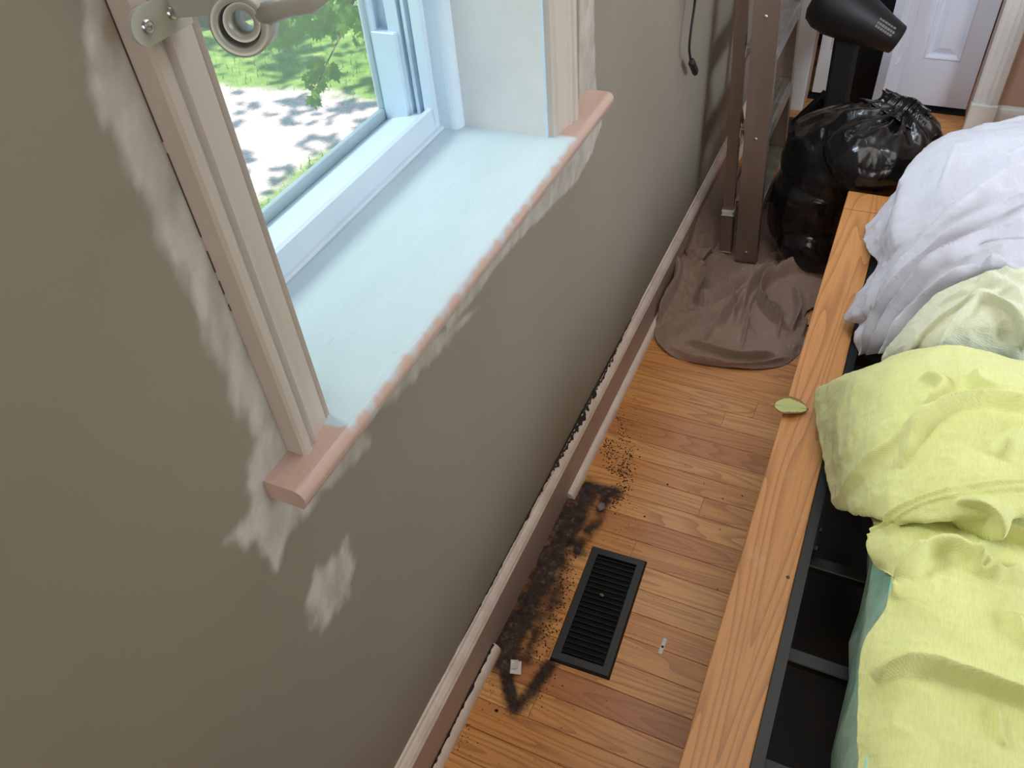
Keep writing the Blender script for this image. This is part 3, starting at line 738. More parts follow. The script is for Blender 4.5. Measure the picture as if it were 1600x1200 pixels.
# cream canvas drop cloth: upper fold rolls back under itself, lower part runs off the frame
rows = [
    [(1300, 600, .455), (1350, 574, .53), (1425, 548, .60), (1500, 545, .635), (1580, 562, .64), (1740, 590, .64)],
    [(1274, 612, .425), (1340, 590, .55), (1425, 574, .63), (1505, 575, .66), (1590, 592, .67), (1745, 620, .67)],
    [(1274, 650, .425), (1345, 638, .56), (1430, 625, .64), (1510, 625, .675), (1600, 640, .68), (1755, 660, .68)],
    [(1281, 700, .43), (1350, 696, .565), (1435, 690, .645), (1515, 690, .68), (1610, 700, .69), (1765, 715, .69)],
    [(1292, 752, .44), (1358, 758, .57), (1440, 756, .645), (1520, 752, .675), (1615, 752, .685), (1775, 760, .685)],
    [(1304, 792, .45), (1370, 808, .565), (1440, 812, .63), (1520, 806, .655), (1620, 800, .665), (1780, 802, .665)],
    [(1330, 782, .45), (1378, 790, .535), (1446, 800, .60), (1525, 795, .625), (1622, 790, .635), (1785, 795, .635)],
    [(1368, 820, .53), (1400, 808, .57), (1452, 806, .60), (1530, 806, .615), (1625, 806, .62), (1790, 810, .62)],
    [(1355, 855, .55), (1402, 842, .59), (1458, 836, .61), (1535, 845, .62), (1630, 855, .625), (1800, 870, .625)],
    [(1374, 888, .545), (1416, 890, .597), (1470, 890, .607), (1545, 898, .612), (1640, 910, .615), (1810, 930, .615)],
    [(1394, 905, .575), (1428, 935, .598), (1480, 945, .603), (1555, 955, .605), (1650, 970, .605), (1820, 995, .605)],
    [(1386, 950, .575), (1430, 985, .598), (1485, 1000, .603), (1560, 1015, .605), (1660, 1035, .605), (1830, 1065, .605)],
    [(1352, 1010, .565), (1410, 1045, .598), (1480, 1062, .603), (1560, 1080, .605), (1665, 1105, .605), (1840, 1140, .605)],
    [(1342, 1080, .562), (1405, 1110, .598), (1478, 1128, .603), (1560, 1150, .605), (1670, 1175, .605), (1850, 1215, .605)],
    [(1340, 1150, .562), (1405, 1185, .598), (1480, 1205, .603), (1562, 1230, .605), (1675, 1255, .605), (1860, 1300, .605)],
    [(1338, 1240, .560), (1405, 1280, .598), (1482, 1300, .603), (1565, 1325, .605), (1680, 1360, .605), (1870, 1410, .605)],
]
cream = sheet('drop_cloth', rows, 230, 420, M_lime, [
    ([(1296, 762), (1380, 766), (1470, 770), (1560, 772), (1700, 776)], .0035, .0035, .655),
    ([(1296, 772), (1380, 776), (1470, 780), (1560, 782), (1700, 786)], .0030, .0025, .655),
    ([(1420, 700), (1470, 650), (1530, 640), (1600, 655), (1660, 660)], .018, .020, .67, 1),
    ([(1440, 592), (1470, 620), (1450, 650)], .010, .012, .64),
    ([(1520, 590), (1535, 620), (1600, 640)], .016, .014, .67),
    ([(1560, 720), (1590, 690), (1640, 680)], .014, .014, .68),
    ([(1330, 720), (1400, 715), (1440, 700)], .008, .012, .58),
    ([(1418, 905), (1440, 868), (1480, 862), (1520, 885), (1560, 915)], .016, .013, .60),
    ([(1400, 940), (1418, 905), (1436, 880)], .010, .008, .58),
    ([(1380, 1062), (1430, 1050), (1480, 1062), (1540, 1085), (1620, 1120), (1700, 1150)], .024, .020, .60, 1),
    ([(1480, 812), (1540, 830), (1600, 858), (1680, 880)], .018, .012, .62, 1),
    ([(1520, 860), (1530, 900), (1600, 890)], .008, .007, .61),
    ([(1555, 1100), (1560, 1150), (1570, 1170)], .005, .005, .605),
    ([(1580, 960), (1600, 1000), (1650, 1040)], .010, .014, .605),
], .010, 9, seed=4, ramp=1.9, rwid=.8, right=(.22, .25, .22), near=(.25, .25), thick=.0018)
tag(cream, 'pale yellow-green canvas drop cloth with stitched hem over the near half of the bed', 'drop cloth')

# taupe drop cloth heaped on the floor
rows = [
    [(1103, 300, .030), (1112, 285, .10), (1130, 262, .07), (1170, 262, .03), (1220, 290, .012), (1290, 330, .008), (1345, 372, .006)],
    [(1084, 350, .020), (1105, 318, .13), (1128, 308, .06), (1165, 320, .008), (1225, 350, .006), (1290, 372, .006), (1335, 395, .006)],
    [(1066, 400, .012), (1085, 372, .07), (1115, 362, .02), (1155, 372, .003), (1215, 385, .003), (1280, 398, .006), (1318, 418, .006)],
    [(1045, 440, .012), (1068, 420, .05), (1105, 415, .012), (1150, 408, .003), (1205, 412, .012), (1262, 424, .022), (1300, 442, .012)],
    [(1030, 478, .012), (1058, 462, .035), (1098, 455, .012), (1145, 448, .022), (1200, 445, .028), (1250, 450, .030), (1290, 466, .012)],
    [(1022, 510, .010), (1052, 500, .020), (1092, 492, .020), (1140, 486, .030), (1192, 480, .022), (1234, 480, .018), (1258, 490, .010)],
    [(1026, 532, .010), (1054, 534, .018), (1094, 528, .026), (1140, 524, .034), (1190, 516, .024), (1232, 508, .020), (1258, 508, .012)],
    [(1042, 550, .008), (1068, 554, .014), (1102, 556, .022), (1142, 554, .026), (1188, 550, .024), (1232, 540, .022), (1260, 526, .010)],
    [(1056, 559, .004), (1082, 566, .004), (1112, 571, .004), (1146, 575, .004), (1186, 577, .004), (1226, 570, .004), (1252, 550, .004)],
]
taupe = sheet('drop_cloth', rows, 230, 210, M_taupe, [
    ([(1070, 405), (1090, 440), (1085, 470), (1110, 480), (1138, 462), (1165, 445), (1195, 430)], .030, .016, .02, 1),
    ([(1068, 405), (1060, 450), (1045, 480), (1030, 505)], .024, .014, .02, -1),
    ([(1215, 420), (1180, 450), (1160, 480), (1150, 520)], .028, .018, .02),
    ([(1300, 425), (1240, 430), (1200, 445), (1182, 470), (1200, 500), (1232, 520)], .030, .013, .02, 1),
    ([(1120, 520), (1135, 500), (1160, 470)], .018, .014, .02),
    ([(1070, 540), (1110, 555), (1160, 562), (1210, 558)], .016, .012, .01),
    ([(1240, 455), (1245, 490), (1235, 520)], .018, .010, .02),
    ([(1130, 480), (1150, 500), (1180, 530)], .012, .008, .02),
    ([(1090, 410), (1100, 380), (1105, 340)], .02, .014, .03),
    ([(1128, 492), (1165, 455), (1200, 425), (1216, 410)], .014, .012, .02, 1),
    ([(1092, 542), (1120, 512), (1150, 480), (1182, 446)], .013, .012, .02, -1),
    ([(1158, 552), (1165, 515), (1172, 480), (1190, 455)], .012, .011, .02, 1),
    ([(1062, 528), (1085, 510), (1118, 505)], .010, .010, .02, 1),
    ([(1205, 470), (1220, 495), (1215, 530)], .012, .010, .02, -1),
    ([(1245, 462), (1257, 495), (1250, 528)], .010, .009, .015, 1),
    ([(1048, 545), (1075, 558), (1120, 566), (1180, 570), (1235, 558)], .008, .010, .008, -1),
], .012, 12, floor_z=.0022, seed=33, ramp=2.1, rwid=.65, flat=((.16, .26, 2.26, 2.70, .0085), (.09, .16, 2.30, 2.65, .006)), thick=.0018)
tag(taupe, 'taupe drop cloth bunched on the floor under the step ladder', 'drop cloth')

# =================================================================== LADDER
lad = empty('step_ladder', (.18, 2.45, 0)); tag(lad, 'scuffed grey-brown aluminium step ladder folded against the wall, feet on the taupe drop cloth', 'ladder')
Lk = lambda o: keep(o, lad)
def front(z, y): return Vector((.207-.058*z, y, z))
def rear(z, y): return Vector((.130-.058*z, y, z))
ZT = 1.78; z0 = .012
for y, s in ((2.285, 1), (2.665, -1)):
    bm = bmesh.new()                                 # channel rail: web plus two flanges turned inwards
    add_beam(bm, front(z0, y), front(ZT, y), (1, 0, 0), .070, .003, 0)
    for dx in (-.0335, .0335):
        a, b = front(z0, y+s*.014), front(ZT, y+s*.014); a.x += dx; b.x += dx; add_beam(bm, a, b, (0, 1, 0), .027, .003, 0)
    r_ = Lk(bm_obj('front_rail', bm, M_alu))
    for zz in (.05, .45, .80):
        bm = bmesh.new(); q = front(zz, y-s*.0015); add_lathe(bm, q, (0, -s, 0), [(0, .005), (.002, .0045), (.003, .002), (.003, 0)], 10); bm_obj('rivet', bm, M_alubright, r_, True)
for y, s in ((2.335, 1), (2.615, -1)):
    bm = bmesh.new(); add_beam(bm, rear(.055, y), rear(ZT-.06, y), (1, 0, 0), .034, .003, 0)
    for dx in (-.0155, .0155):
        a, b = rear(.055, y+s*.011), rear(ZT-.06, y+s*.011); a.x += dx; b.x += dx; add_beam(bm, a, b, (0, 1, 0), .021, .003, 0)
    Lk(bm_obj('rear_rail', bm, M_alu))
    Lk(beam('rear_foot', rear(.010, y), rear(.15, y), (1, 0, 0), .040, .030, M_alu, None, .003))
    Lk(beam('foot_collar', rear(.151, y), rear(.165, y), (1, 0, 0), .036, .026, M_white, None, .002))
for zz in (.235, .475, .715, .955, 1.195, 1.435):
    c = front(zz, 2.475); bm = bmesh.new()
    add_box(bm, (c.x-.048, 2.288, zz-.004), (c.x+.036, 2.662, zz)); add_box(bm, (c.x+.033, 2.288, zz-.045), (c.x+.036, 2.662, zz-.004)); add_box(bm, (c.x-.048, 2.288, zz-.030), (c.x-.045, 2.662, zz-.004))
    for q in range(5): add_box(bm, (c.x-.040+q*.016, 2.290, zz), (c.x-.034+q*.016, 2.660, zz+.002))
    Lk(bm_obj('step', bm, M_alubright))
for zz in (.22, .62, 1.1, 1.5):
    Lk(beam('rear_brace', rear(zz, 2.336), rear(zz, 2.614), (0, 0, 1), .022, .004, M_alu))
Lk(beam('rear_diagonal', rear(.18, 2.615), rear(.60, 2.34), (0, 0, 1), .014, .003, M_alu))
Lk(box('top_cap', (.045, 2.26, ZT), (.16, 2.69, ZT+.025), M_alu, None, .004))

# =================================================================== BIN BAG
def bag():
    bm = bmesh.new()
    for c, r in [((.385, 2.45, .175), (.150, .185, .185)), ((.415, 2.48, .32), (.165, .19, .16)), ((.505, 2.44, .425), (.145, .150, .095)), ((.585, 2.405, .450), (.085, .10, .070)), ((.40, 2.33, .10), (.11, .09, .09)), ((.52, 2.36, .41), (.145, .15, .09))]:
        b = bmesh.ops.create_icosphere(bm, subdivisions=4, radius=1)['verts']
        for v in b: v.co = Vector((v.co.x*r[0]+c[0], v.co.y*r[1]+c[1], v.co.z*r[2]+c[2]))
    me = bpy.data.meshes.new('bag_tmp'); bm.to_mesh(me); bm.free()
    o = bpy.data.objects.new('bag_tmp', me); COL.objects.link(o)
    md = o.modifiers.new('r', 'REMESH'); md.mode = 'VOXEL'; md.voxel_size = .007
    sm = o.modifiers.new('s', 'SMOOTH'); sm.factor = .5; sm.iterations = 8
    bpy.context.view_layer.update()
    me2 = bpy.data.meshes.new_from_object(o.evaluated_get(bpy.context.evaluated_depsgraph_get()))
    bpy.data.objects.remove(o)
    n = len(me2.vertices); P = np.empty(n*3); me2.vertices.foreach_get('co', P); P = P.reshape(-1, 3)
    Nn = np.empty(n*3); me2.vertices.foreach_get('normal', Nn); Nn = Nn.reshape(-1, 3)
    warp = P*1.0+.05*np.c_[fbm(P*8, 2, 1), fbm(P*8, 2, 2), fbm(P*8, 2, 3)]
    tz = np.clip((P[:, 2]-.28)/.12, 0, 1)
    h = .040*(ridged(warp*5.5, 1, 7)-.25)+(.013+.012*tz)*(ridged(warp*13, 1, 9)-.25)+.006*tz*(ridged(warp*24, 1, 15)-.25)+.003*(ridged(warp*32, 1, 11)-.25)
    k = np.array([.555, 2.42, .53]); d = P-k; rr = np.linalg.norm(d, axis=1); th = np.arctan2(d[:, 2]*.6+d[:, 1]*.8, d[:, 0])
    h += .011*np.exp(-(rr/.15)**2)*np.sin(th*13+rr*18)
    P = P+Nn*h[:, None]
    # rests on floor / cloth and clear of the bed's foot board
    P[:, 2] = np.maximum(P[:, 2], .012)
    m_ = (P[:, 1] > 2.2) & (P[:, 1] < 2.75); lim = .2475-.058*P[:, 2]; P[m_, 0] = np.maximum(P[m_, 0], lim[m_])
    over = (P[:, 0] > .462) & (P[:, 1] < 2.205)
    P[over, 2] = np.maximum(P[over, 2], ZB+.003)
    me2.vertices.foreach_set('co', P.ravel()); me2.update(); me2.materials.clear(); me2.materials.append(M_bag)
    me2.polygons.foreach_set('use_smooth', [True]*len(me2.polygons))
    return me2
root = bpy.data.objects.new('bin_bag', bag()); COL.objects.link(root); tag(root, 'full shiny black plastic bin bag slumped against the foot of the bed', 'bag')
# gathered mouth of the bag: a pleated skirt of film
V = []; F = []; nu, nv = 84, 12; k0 = np.array([.535, 2.45, .478]); axis = np.array([.30, .30, .50]); axis /= np.linalg.norm(axis)
u = np.cross(axis, [0, 0, 1.]); u /= np.linalg.norm(u); w_ = np.cross(axis, u)
for j in range(nv):
    t = j/(nv-1)
    for i in range(nu):
        a = 2*math.pi*i/nu; r = .075*(1-t)**1.6+.024+.060*max(0, t-.30)**1.1
        r *= 1+.16*math.sin(a*9+2*math.sin(a*2))*(.4+.6*t)+.1*math.sin(a*17+1)
        V.append(k0+axis*(.060*t-.012*math.sin(a*2)*t)+(u*math.cos(a)*1.35+w_*math.sin(a)*.75)*r)
for j in range(nv-1):
    for i in range(nu): F.append((j*nu+i, j*nu+(i+1) % nu, (j+1)*nu+(i+1) % nu, (j+1)*nu+i))
mo = mesh_obj('gathered_mouth', V, F, M_bag, root, True); md = mo.modifiers.new('film', 'SOLIDIFY'); md.thickness = .0008

# =================================================================== BLACK MACHINE behind the bag
mc = empty('blower_machine', (.28, 3.2, 0)); tag(mc, 'black blower-like machine with pale print on its barrel, standing behind the bin bag', 'machine')
Q = lambda o: keep(o, mc)
YM = 3.2
ra = aty(1306, 8, YM); rb = aty(1402, 62, YM); ax = (rb-ra); Lb = np.linalg.norm(ax); ax = ax/Lb
bm = bmesh.new(); add_lathe(bm, ra-ax*.085, ax, [(0, 0), (.004, .055), (.016, .082), (.05, .098), (.10, .100), (.16, .090), (Lb*.75+.085, .062), (Lb+.085, .050), (Lb+.088, .046), (Lb+.06, .040), (Lb+.03, 0)], 36)
ba = Q(bm_obj('barrel', bm, M_rubber, None, True))
# rows of pale print, too small in the photograph to read
nrm = np.cross(ax, np.cross([0, -.8, .6], ax)); nrm /= np.linalg.norm(nrm); side = np.cross(nrm, ax)
bm = bmesh.new(); rr = random.Random(5)
for row, (tt, h_, off) in enumerate(((.0, .0065, .012), (.0, .008, -.002), (.0, .008, -.014))):
    t = Lb*.60+.01*row*0; 
    while t < Lb*.86:
        wd = rr.uniform(.006, .010); rad = float(np.interp(t+.085, [.10, .16, Lb*.75+.085, Lb+.085], [.100, .090, .062, .050]))+.0012
        ang = off/rad
        c = ra+ax*(t+wd/2)+(nrm*math.cos(ang)+side*math.sin(ang))*rad; d2_ = side*math.cos(ang)-nrm*math.sin(ang)
        vs = [bm.verts.new(c+ax*sx*wd/2+d2_*sy*h_/2) for sx, sy in ((-1, -1), (1, -1), (1, 1), (-1, 1))]; bm.faces.new(vs)
        t += wd+.0025
pr = bm_obj('printed_lettering', bm, M_print, ba)
md = pr.modifiers.new('ink', 'SOLIDIFY'); md.thickness = .0006
# post with flat brace and base
pt0 = aty(1326, 48, YM); p1 = aty(1300, 200, YM-.02)
Q(beam('post', pt0, (p1[0]+.0, YM-.01, .012), (1, 0, 0), .088, .05, M_fabricblack, None, .012))
Q(beam('brace', aty(1292, 150, YM+.01), (.185, 3.27, .014), (1, 0, .3), .030, .03, M_fabricblack, None, .006))
Q(box('base_plate', (.10, 3.10, .0004), (.38, 3.33, .022), M_rubber, None, .008, 2))
bm = bmesh.new(); add_box(bm, (.215, 3.13, .023), (.30, 3.20, .05), .008, 2); Q(bm_obj('foot_pedal', bm, M_rubber))

# =================================================================== SMALL THINGS
# floor register
reg = empty('floor_register', (.1985, .9, 0)); tag(reg, 'black louvred floor register set in the oak boards by the baseboard', 'vent')
c0 = [at(925, 853, 0), at(1012, 880, 0), at(950, 1062, 0), at(860, 1033, 0)]
ang = math.atan2(-(c0[2][0]-c0[1][0]+c0[3][0]-c0[0][0])/2*-1, (c0[1][1]-c0[2][1]+c0[0][1]-c0[3][1])/2)
ctr = sum(c0)/4; w_r, l_r = .135, .308
reg.location = (ctr[0], ctr[1], .0003); reg.rotation_euler = (0, 0, ang)
def ring_frame(bm, hw, hl, iw, il, z0, z1, ch):
    o_ = [(-hw, -hl), (hw, -hl), (hw, hl), (-hw, hl)]; i_ = [(-iw, -il), (iw, -il), (iw, il), (-iw, il)]
    lv = []
    for pts, z in ((o_, z0), ([(x*(1-ch/hw), y*(1-ch/hl)) for x, y in o_], z1), (i_, z1), (i_, z0)):
        lv.append([bm.verts.new((x, y, z)) for x, y in pts])
    for a, b in zip(lv, lv[1:]+lv[:1]):
        for k in range(4): bm.faces.new((a[k], a[(k+1) % 4], b[(k+1) % 4], b[k]))
bm = bmesh.new(); ring_frame(bm, w_r/2, l_r/2, .0475, .133, 0, .009, .004); bm_obj('flange', bm, M_black, reg)
box('duct_pan', (-.0475, -.133, .0002), (.0475, .133, .0010), M_void, reg)  # black sheet in place of the duct's shaded depth
sl = None
for q in range(20):
    y = -.133+.266*(q+.5)/20
    bm = bmesh.new(); add_box(bm, (-.0475, y-.0007, .0014), (.0475, y+.0007, .0078), rot=Matrix.Rotation(.45, 3, 'X')); bm_obj('louvre', bm, M_black, reg)
# scrap of lint lodged in the register
def crumple(name, c, r, m, seed, sub=3):
    bm = bmesh.new(); bmesh.ops.create_icosphere(bm, subdivisions=sub, radius=1)
    P = np.array([v.co[:] for v in bm.verts]); h = .65+.7*(ridged(P*1.6+seed, 2, seed)-.3)
    for v, k in zip(bm.verts, h): v.co = Vector((v.co.x*r[0]*k+c[0], v.co.y*r[1]*k+c[1], v.co.z*r[2]*k+c[2]))
    return bm_obj(name, bm, m, None, True)
M_lint = paint('grey_lint', srgb(150, 138, 130), srgb(110, 100, 95), .95, 60, .5, .002, 200)
q = at(940, 930, .0125); tag(crumple('lint_tuft', (q[0], q[1], .0135), (.007, .004, .0035), M_lint, 3), 'tiny pale tuft of lint caught on the floor register louvres', 'lint')
q = at(939, 792, .006); tag(crumple('lint_ball', (q[0], q[1], .0075), (.012, .015, .0075), M_lint, 8), 'pale grey ball of lint at the far end of the dust pile', 'lint')
# folded scrap of paper
c = at(806, 1043, .008); bm = bmesh.new(); rz = Matrix.Rotation(.35, 3, 'Z')
add_box(bm, (c[0]-.011, c[1]-.013, .009), (c[0]+.012, c[1]+.012, .0112), rot=rz @ Matrix.Rotation(.22, 3, 'X'))
add_box(bm, (c[0]-.014, c[1]-.006, .0125), (c[0]+.004, c[1]+.014, .0143), rot=rz @ Matrix.Rotation(-.38, 3, 'Y'))
for v in bm.verts: v.co += Vector((random.gauss(0, .0012), random.gauss(0, .0012), random.gauss(0, .0006)))
sc = bm_obj('paper_scrap', bm, M_white)
tag(sc, 'crumpled scrap of white paper in the dust beside the floor register', 'paper')
# white strip with dark hole
a = at(1040, 998, 0); b = at(1031, 1022, 0); d = (b-a)/np.linalg.norm(b-a)
st = empty('plastic_strip', tuple((a+b)/2*np.array([1, 1, 0])+np.array([0, 0, .0003]))); st.rotation_euler = (0, 0, math.atan2(d[1], d[0])); tag(st, 'small white plastic strip with a dark hole lying on the oak floor', 'plastic strip')
hl = np.linalg.norm(b-a)/2; box('strip_body', (-hl, -.0042, 0), (hl, .0042, .0016), M_white, st, .0005)
bm = bmesh.new(); add_lathe(bm, (.002, 0, .0016), (0, 0, 1), [(0, .0030), (.0005, .0028), (.0005, 0)], 14); bm_obj('hole', bm, M_void, st)  # flat black disc, the hole's shade put into its colour
# leaf on the bed board
tip, stem = np.array([.447, 1.282]), np.array([.517, 1.290]); lc = (tip+stem)/2; ld = (stem-tip); LL = np.linalg.norm(ld); ld /= LL; lp = np.array([-ld[1], ld[0]])
V = []; F = []; nu, nv = 15, 9; ew = []
for i in range(nu):
    t = i/(nu-1); hw = .0285*math.sin(math.pi*min(1, t**.85*.97+.015))*(1+.06*math.sin(9*t))
    for j in range(nv):
        s = 2*j/(nv-1)-1; p = tip+ld*LL*t+lp*hw*s
        V.append((p[0], p[1], ZB+.0035+.007*(1-abs(s))*0+.006*abs(s)**1.5*math.sin(math.pi*t)+.004*t+.0015*math.sin(9*t)*s)); ew.append(max(abs(s), abs(2*t-1)**3))
for i in range(nu-1):
    for j in range(nv-1): F.append((i*nv+j, i*nv+j+1, (i+1)*nv+j+1, (i+1)*nv+j))
k = N('dry_leaf'); e_ = f_attr(k, 'rim'); v_ = k.coord(); nz_ = k.noise(v_, 130, 4)
ad = k.n('ShaderNodeMath', operation='MULTIPLY_ADD'); k.l(nz_, ad.inputs[0]); ad.inputs[1].default_value = .5; k.l(e_, ad.inputs[2])
k.base(k.ramp(ad.outputs[0], [(.2, srgb(176, 186, 116)), (.75, srgb(190, 194, 122)), (1.0, srgb(196, 186, 104)), (1.40, srgb(140, 104, 62))])); k.set(Roughness=.5); k.bump(nz_, .3, .001)
lf = mesh_obj('fallen_leaf', V, F, k.m, None, True); attr(lf, 'rim', ew); tag(lf, 'curled yellow-green leaf hanging over the edge of the oak bed board', 'leaf')
md = lf.modifiers.new('t', 'SOLIDIFY'); md.thickness = .0007
p0 = np.append(tip-ld*.007, ZB+.004); p1_ = np.append(tip+ld*LL*.96, ZB+.0088)
tube('midrib', [p0, np.append(tip+ld*LL*.3, ZB+.0052), np.append(tip+ld*LL*.65, ZB+.0066), p1_], [.0011, .0009, .0007, .0004], paint('leaf_rib', srgb(190, 190, 130), None, .6, bump=0), lf, 6)
# hanging cord with plug
cord = [atx(1092, -60, .03), atx(1088, -20, .03), atx(1085, 10, .028), atx(1080, 45, .028), atx(1077, 75, .028), atx(1079, 92, .028)]
cd_ = bspl(np.array(cord), 24)
co = tube('power_cord', cd_, .0032, M_rubber, None, 8); tag(co, 'black power cord with a two-prong plug hanging against the wall left of the ladder', 'cord')
e0, e1 = atx(1080, 96, .028), atx(1087, 113, .028)
beam('plug', e0, e1, (0, 1, 0), .020, .014, M_rubber, co, .004)
dd = (e1-e0)/np.linalg.norm(e1-e0)
for s in (-.004, .005):
    off = np.array([0, s, 0]); beam('prong', e1+off, e1+dd*.014+off, (0, 1, 0), .0042, .0015, M_screw, co, 0)
# cable loop on the floor at the edge of the drop cloth
cc = at(1270, 497, .006); pts = [(cc[0]-.012+.030*math.cos(t), cc[1]+.045*math.sin(t), .0050+.004*(t/6.3)) for t in np.linspace(.4, 6.2, 26)]
tag(tube('cable', pts, .0032, M_rubber, None, 8), 'loop of thin black cable on the floor between taupe cloth and bed', 'cable')

# =================================================================== DUST AND DEBRIS
def fp(pp): return np.array([at(x, y, 0)[:2] for x, y in pp])
strokes = [([(912, 768), (885, 825), (860, 880), (835, 930), (810, 975), (785, 1025)], .034, 1.25),
           ([(905, 775), (930, 765), (962, 772)], .018, 1.05), ([(945, 780), (935, 810), (905, 850)], .018, .8), ([(880, 835), (900, 860)], .024, .9),
           ([(788, 1020), (792, 1060), (802, 1104)], .014, 1.15), ([(872, 1022), (845, 1060), (822, 1090), (804, 1106)], .015, .85),
           ([(870, 900), (865, 940), (850, 965)], .022, .75), ([(850, 960), (830, 1000), (820, 1030)], .018, .8)]
strokes = [(fp(p), w*1.35, a) for p, w, a in strokes]
gx = np.arange(.0155, .205, .0018); gy = np.arange(.52, 1.32, .0018); GX, GY = np.meshgrid(gx, gy, indexing='ij'); P2 = np.c_[GX.ravel(), GY.ravel()]
den = np.zeros(len(P2))
for p, w, a in strokes: den = np.maximum(den, a*np.exp(-(polydist(P2, p)[0]/w)**2))
q3 = np.c_[P2*42, np.zeros(len(P2))]; q4 = np.c_[P2*150, np.zeros(len(P2))]
den = den*(.50+1.05*fbm(q3, 4, 2)) + .30*(fbm(q4, 3, 6)-.47)*(den > .05)
# keep off the register
cr, sr = math.cos(-ang), math.sin(-ang); loc = (P2-ctr[:2]); lx = loc[:, 0]*cr-loc[:, 1]*sr; ly = loc[:, 0]*sr+loc[:, 1]*cr
den[(abs(lx) < w_r/2+.001) & (abs(ly) < l_r/2+.001)] = 0
shoe = ((P2[:, 1] < .727) | (P2[:, 1] > 1.163)) & (P2[:, 0] < .034); den[shoe] = 0
fz = np.clip((den-.22)/.75, 0, 1); hz = .0012+.0065*np.clip(den-.28, 0, 1)*(.4+fbm(q4*1.0, 3, 9))
nxg, nyg = len(gx), len(gy); keepv = (fz > .02).reshape(nxg, nyg); idx = -np.ones(nxg*nyg, int); used = []
F = []
for i in range(nxg-1):
    for j in range(nyg-1):
        if keepv[i, j] and keepv[i+1, j] and keepv[i+1, j+1] and keepv[i, j+1]:
            F.append((i*nyg+j, (i+1)*nyg+j, (i+1)*nyg+j+1, i*nyg+j+1))
used = sorted({v for f in F for v in f}); mp_ = {v: k for k, v in enumerate(used)}
V = [(P2[v, 0], P2[v, 1], hz[v]) for v in used]; F = [tuple(mp_[v] for v in f) for f in F]
du = mesh_obj('dust_pile', V, F, M_dust, None, True); attr(du, 'fuzz', fz[used]); tag(du, 'matted dark dust and lint heaped along the baseboard beside the register', 'dust', kind='stuff')
# loose crumbs
def crumbs(name, spots, label):
    V = []; F = []
    for x, y, z, r in spots:
        b = len(V); n = 5; a0 = random.random()*6
        for k in range(n):
            a = a0+2*math.pi*k/n; rr = r*random.uniform(.55, 1.25); V.append((x+rr*math.cos(a), y+rr*math.sin(a)*random.uniform(.6, 1.2), z))
        V.append((x, y, z+r*random.uniform(.5, .9)))
        for k in range(n): F.append((b+k, b+(k+1) % n, b+n))
        F.append(tuple(b+k for k in range(n))[::-1])
    return tag(mesh_obj(name, V, F, M_crumb), label, 'debris', kind='stuff')
sp = []
def inreg(x, y):
    dx, dy = x-ctr[0], y-ctr[1]; return abs(dx*cr-dy*sr) < w_r/2+.003 and abs(dx*sr+dy*cr) < l_r/2+.003
tr = [([(962, 640), (972, 680), (985, 720), (975, 760), (960, 790)], .022, 330, .0020), ([(945, 690), (960, 720), (975, 745)], .022, 240, .0020), ([(890, 850), (880, 900), (870, 960), (840, 1010)], .030, 420, .0018), ([(975, 740), (985, 800), (970, 850)], .05, 70, .0012),
      ([(860, 1000), (850, 1080), (780, 1110)], .035, 120, .0013), ([(700, 1180), (760, 1090), (960, 720), (1000, 600)], .02, 160, .0012), ([(1000, 680), (1100, 780), (1160, 800)], .08, 36, .0012), ([(1000, 900), (900, 1120), (760, 1180)], .09, 60, .0010)]
for pts, wd, n, r in tr:
    pts = fp(pts); seg = bspl(pts, 60)
    for _ in range(n):
        p = seg[random.randrange(60)]; x, y = p[0]+random.gauss(0, wd*.5), p[1]+random.gauss(0, wd*.6)
        if x < .036 or x > .44 or inreg(x, y): continue
        sp.append((x, y, .0004, r*random.uniform(.4, 1.5)))
for px, py, r in ((1043, 757, .0035), (1076, 768, .0020), (1129, 779, .003), (1160, 775, .0030), (1007, 807, .0038), (1072, 726, .0022), (1100, 756, .002), (775, 1110, .005), (1121, 921, .003)):
    q = at(px, py, 0); sp.append((q[0], q[1], .0004, r))
crumbs('crumbs', sp, 'scattered dark crumbs and specks of dirt on the oak floor')
# dark dust line lying on the baseboard cap, against the wall
ys_ = np.arange(.45, 1.80, .0022); n_ = len(ys_)
wd = np.interp(ys_, [.45, .62, .74, .86, .98, 1.08, 1.16, 1.24, 1.36, 1.48, 1.62, 1.8], [0, .0008, .0022, .0026, .0032, .0040, .0085, .0090, .0080, .0065, .0035, .0])
rag = fbm(np.c_[ys_*90, ys_*0, ys_*0], 4, 3); wd = wd*np.clip(.35+1.5*(rag-.1), 0, 1.7)
V = []; F = []
for i, (y, w) in enumerate(zip(ys_, wd)):
    w = min(w, .0145)
    # follows the cap's top: from the wall outwards and down its slope
    xz = lambda t: (.0009+t, float(np.interp(.0009+t, [0, .0045, .006, .010, .0155, .0165], [.1712, .1712, .1642, .1592, .1492, .143])))
    V += [(.0007, y, .1712+w*.55)]+[(xz(w*t)[0], y, xz(w*t)[1]+.0006) for t in (.02, .35, .7, 1.0)]
for i in range(n_-1):
    if wd[i] < .0003 and wd[i+1] < .0003: continue
    for j in range(4): F.append((i*5+j, i*5+j+1, (i+1)*5+j+1, (i+1)*5+j))
tag(mesh_obj('dust_line', V, F, M_crumb, None, True), 'ragged black line of dirt along the top of the baseboard', 'dust', kind='stuff')
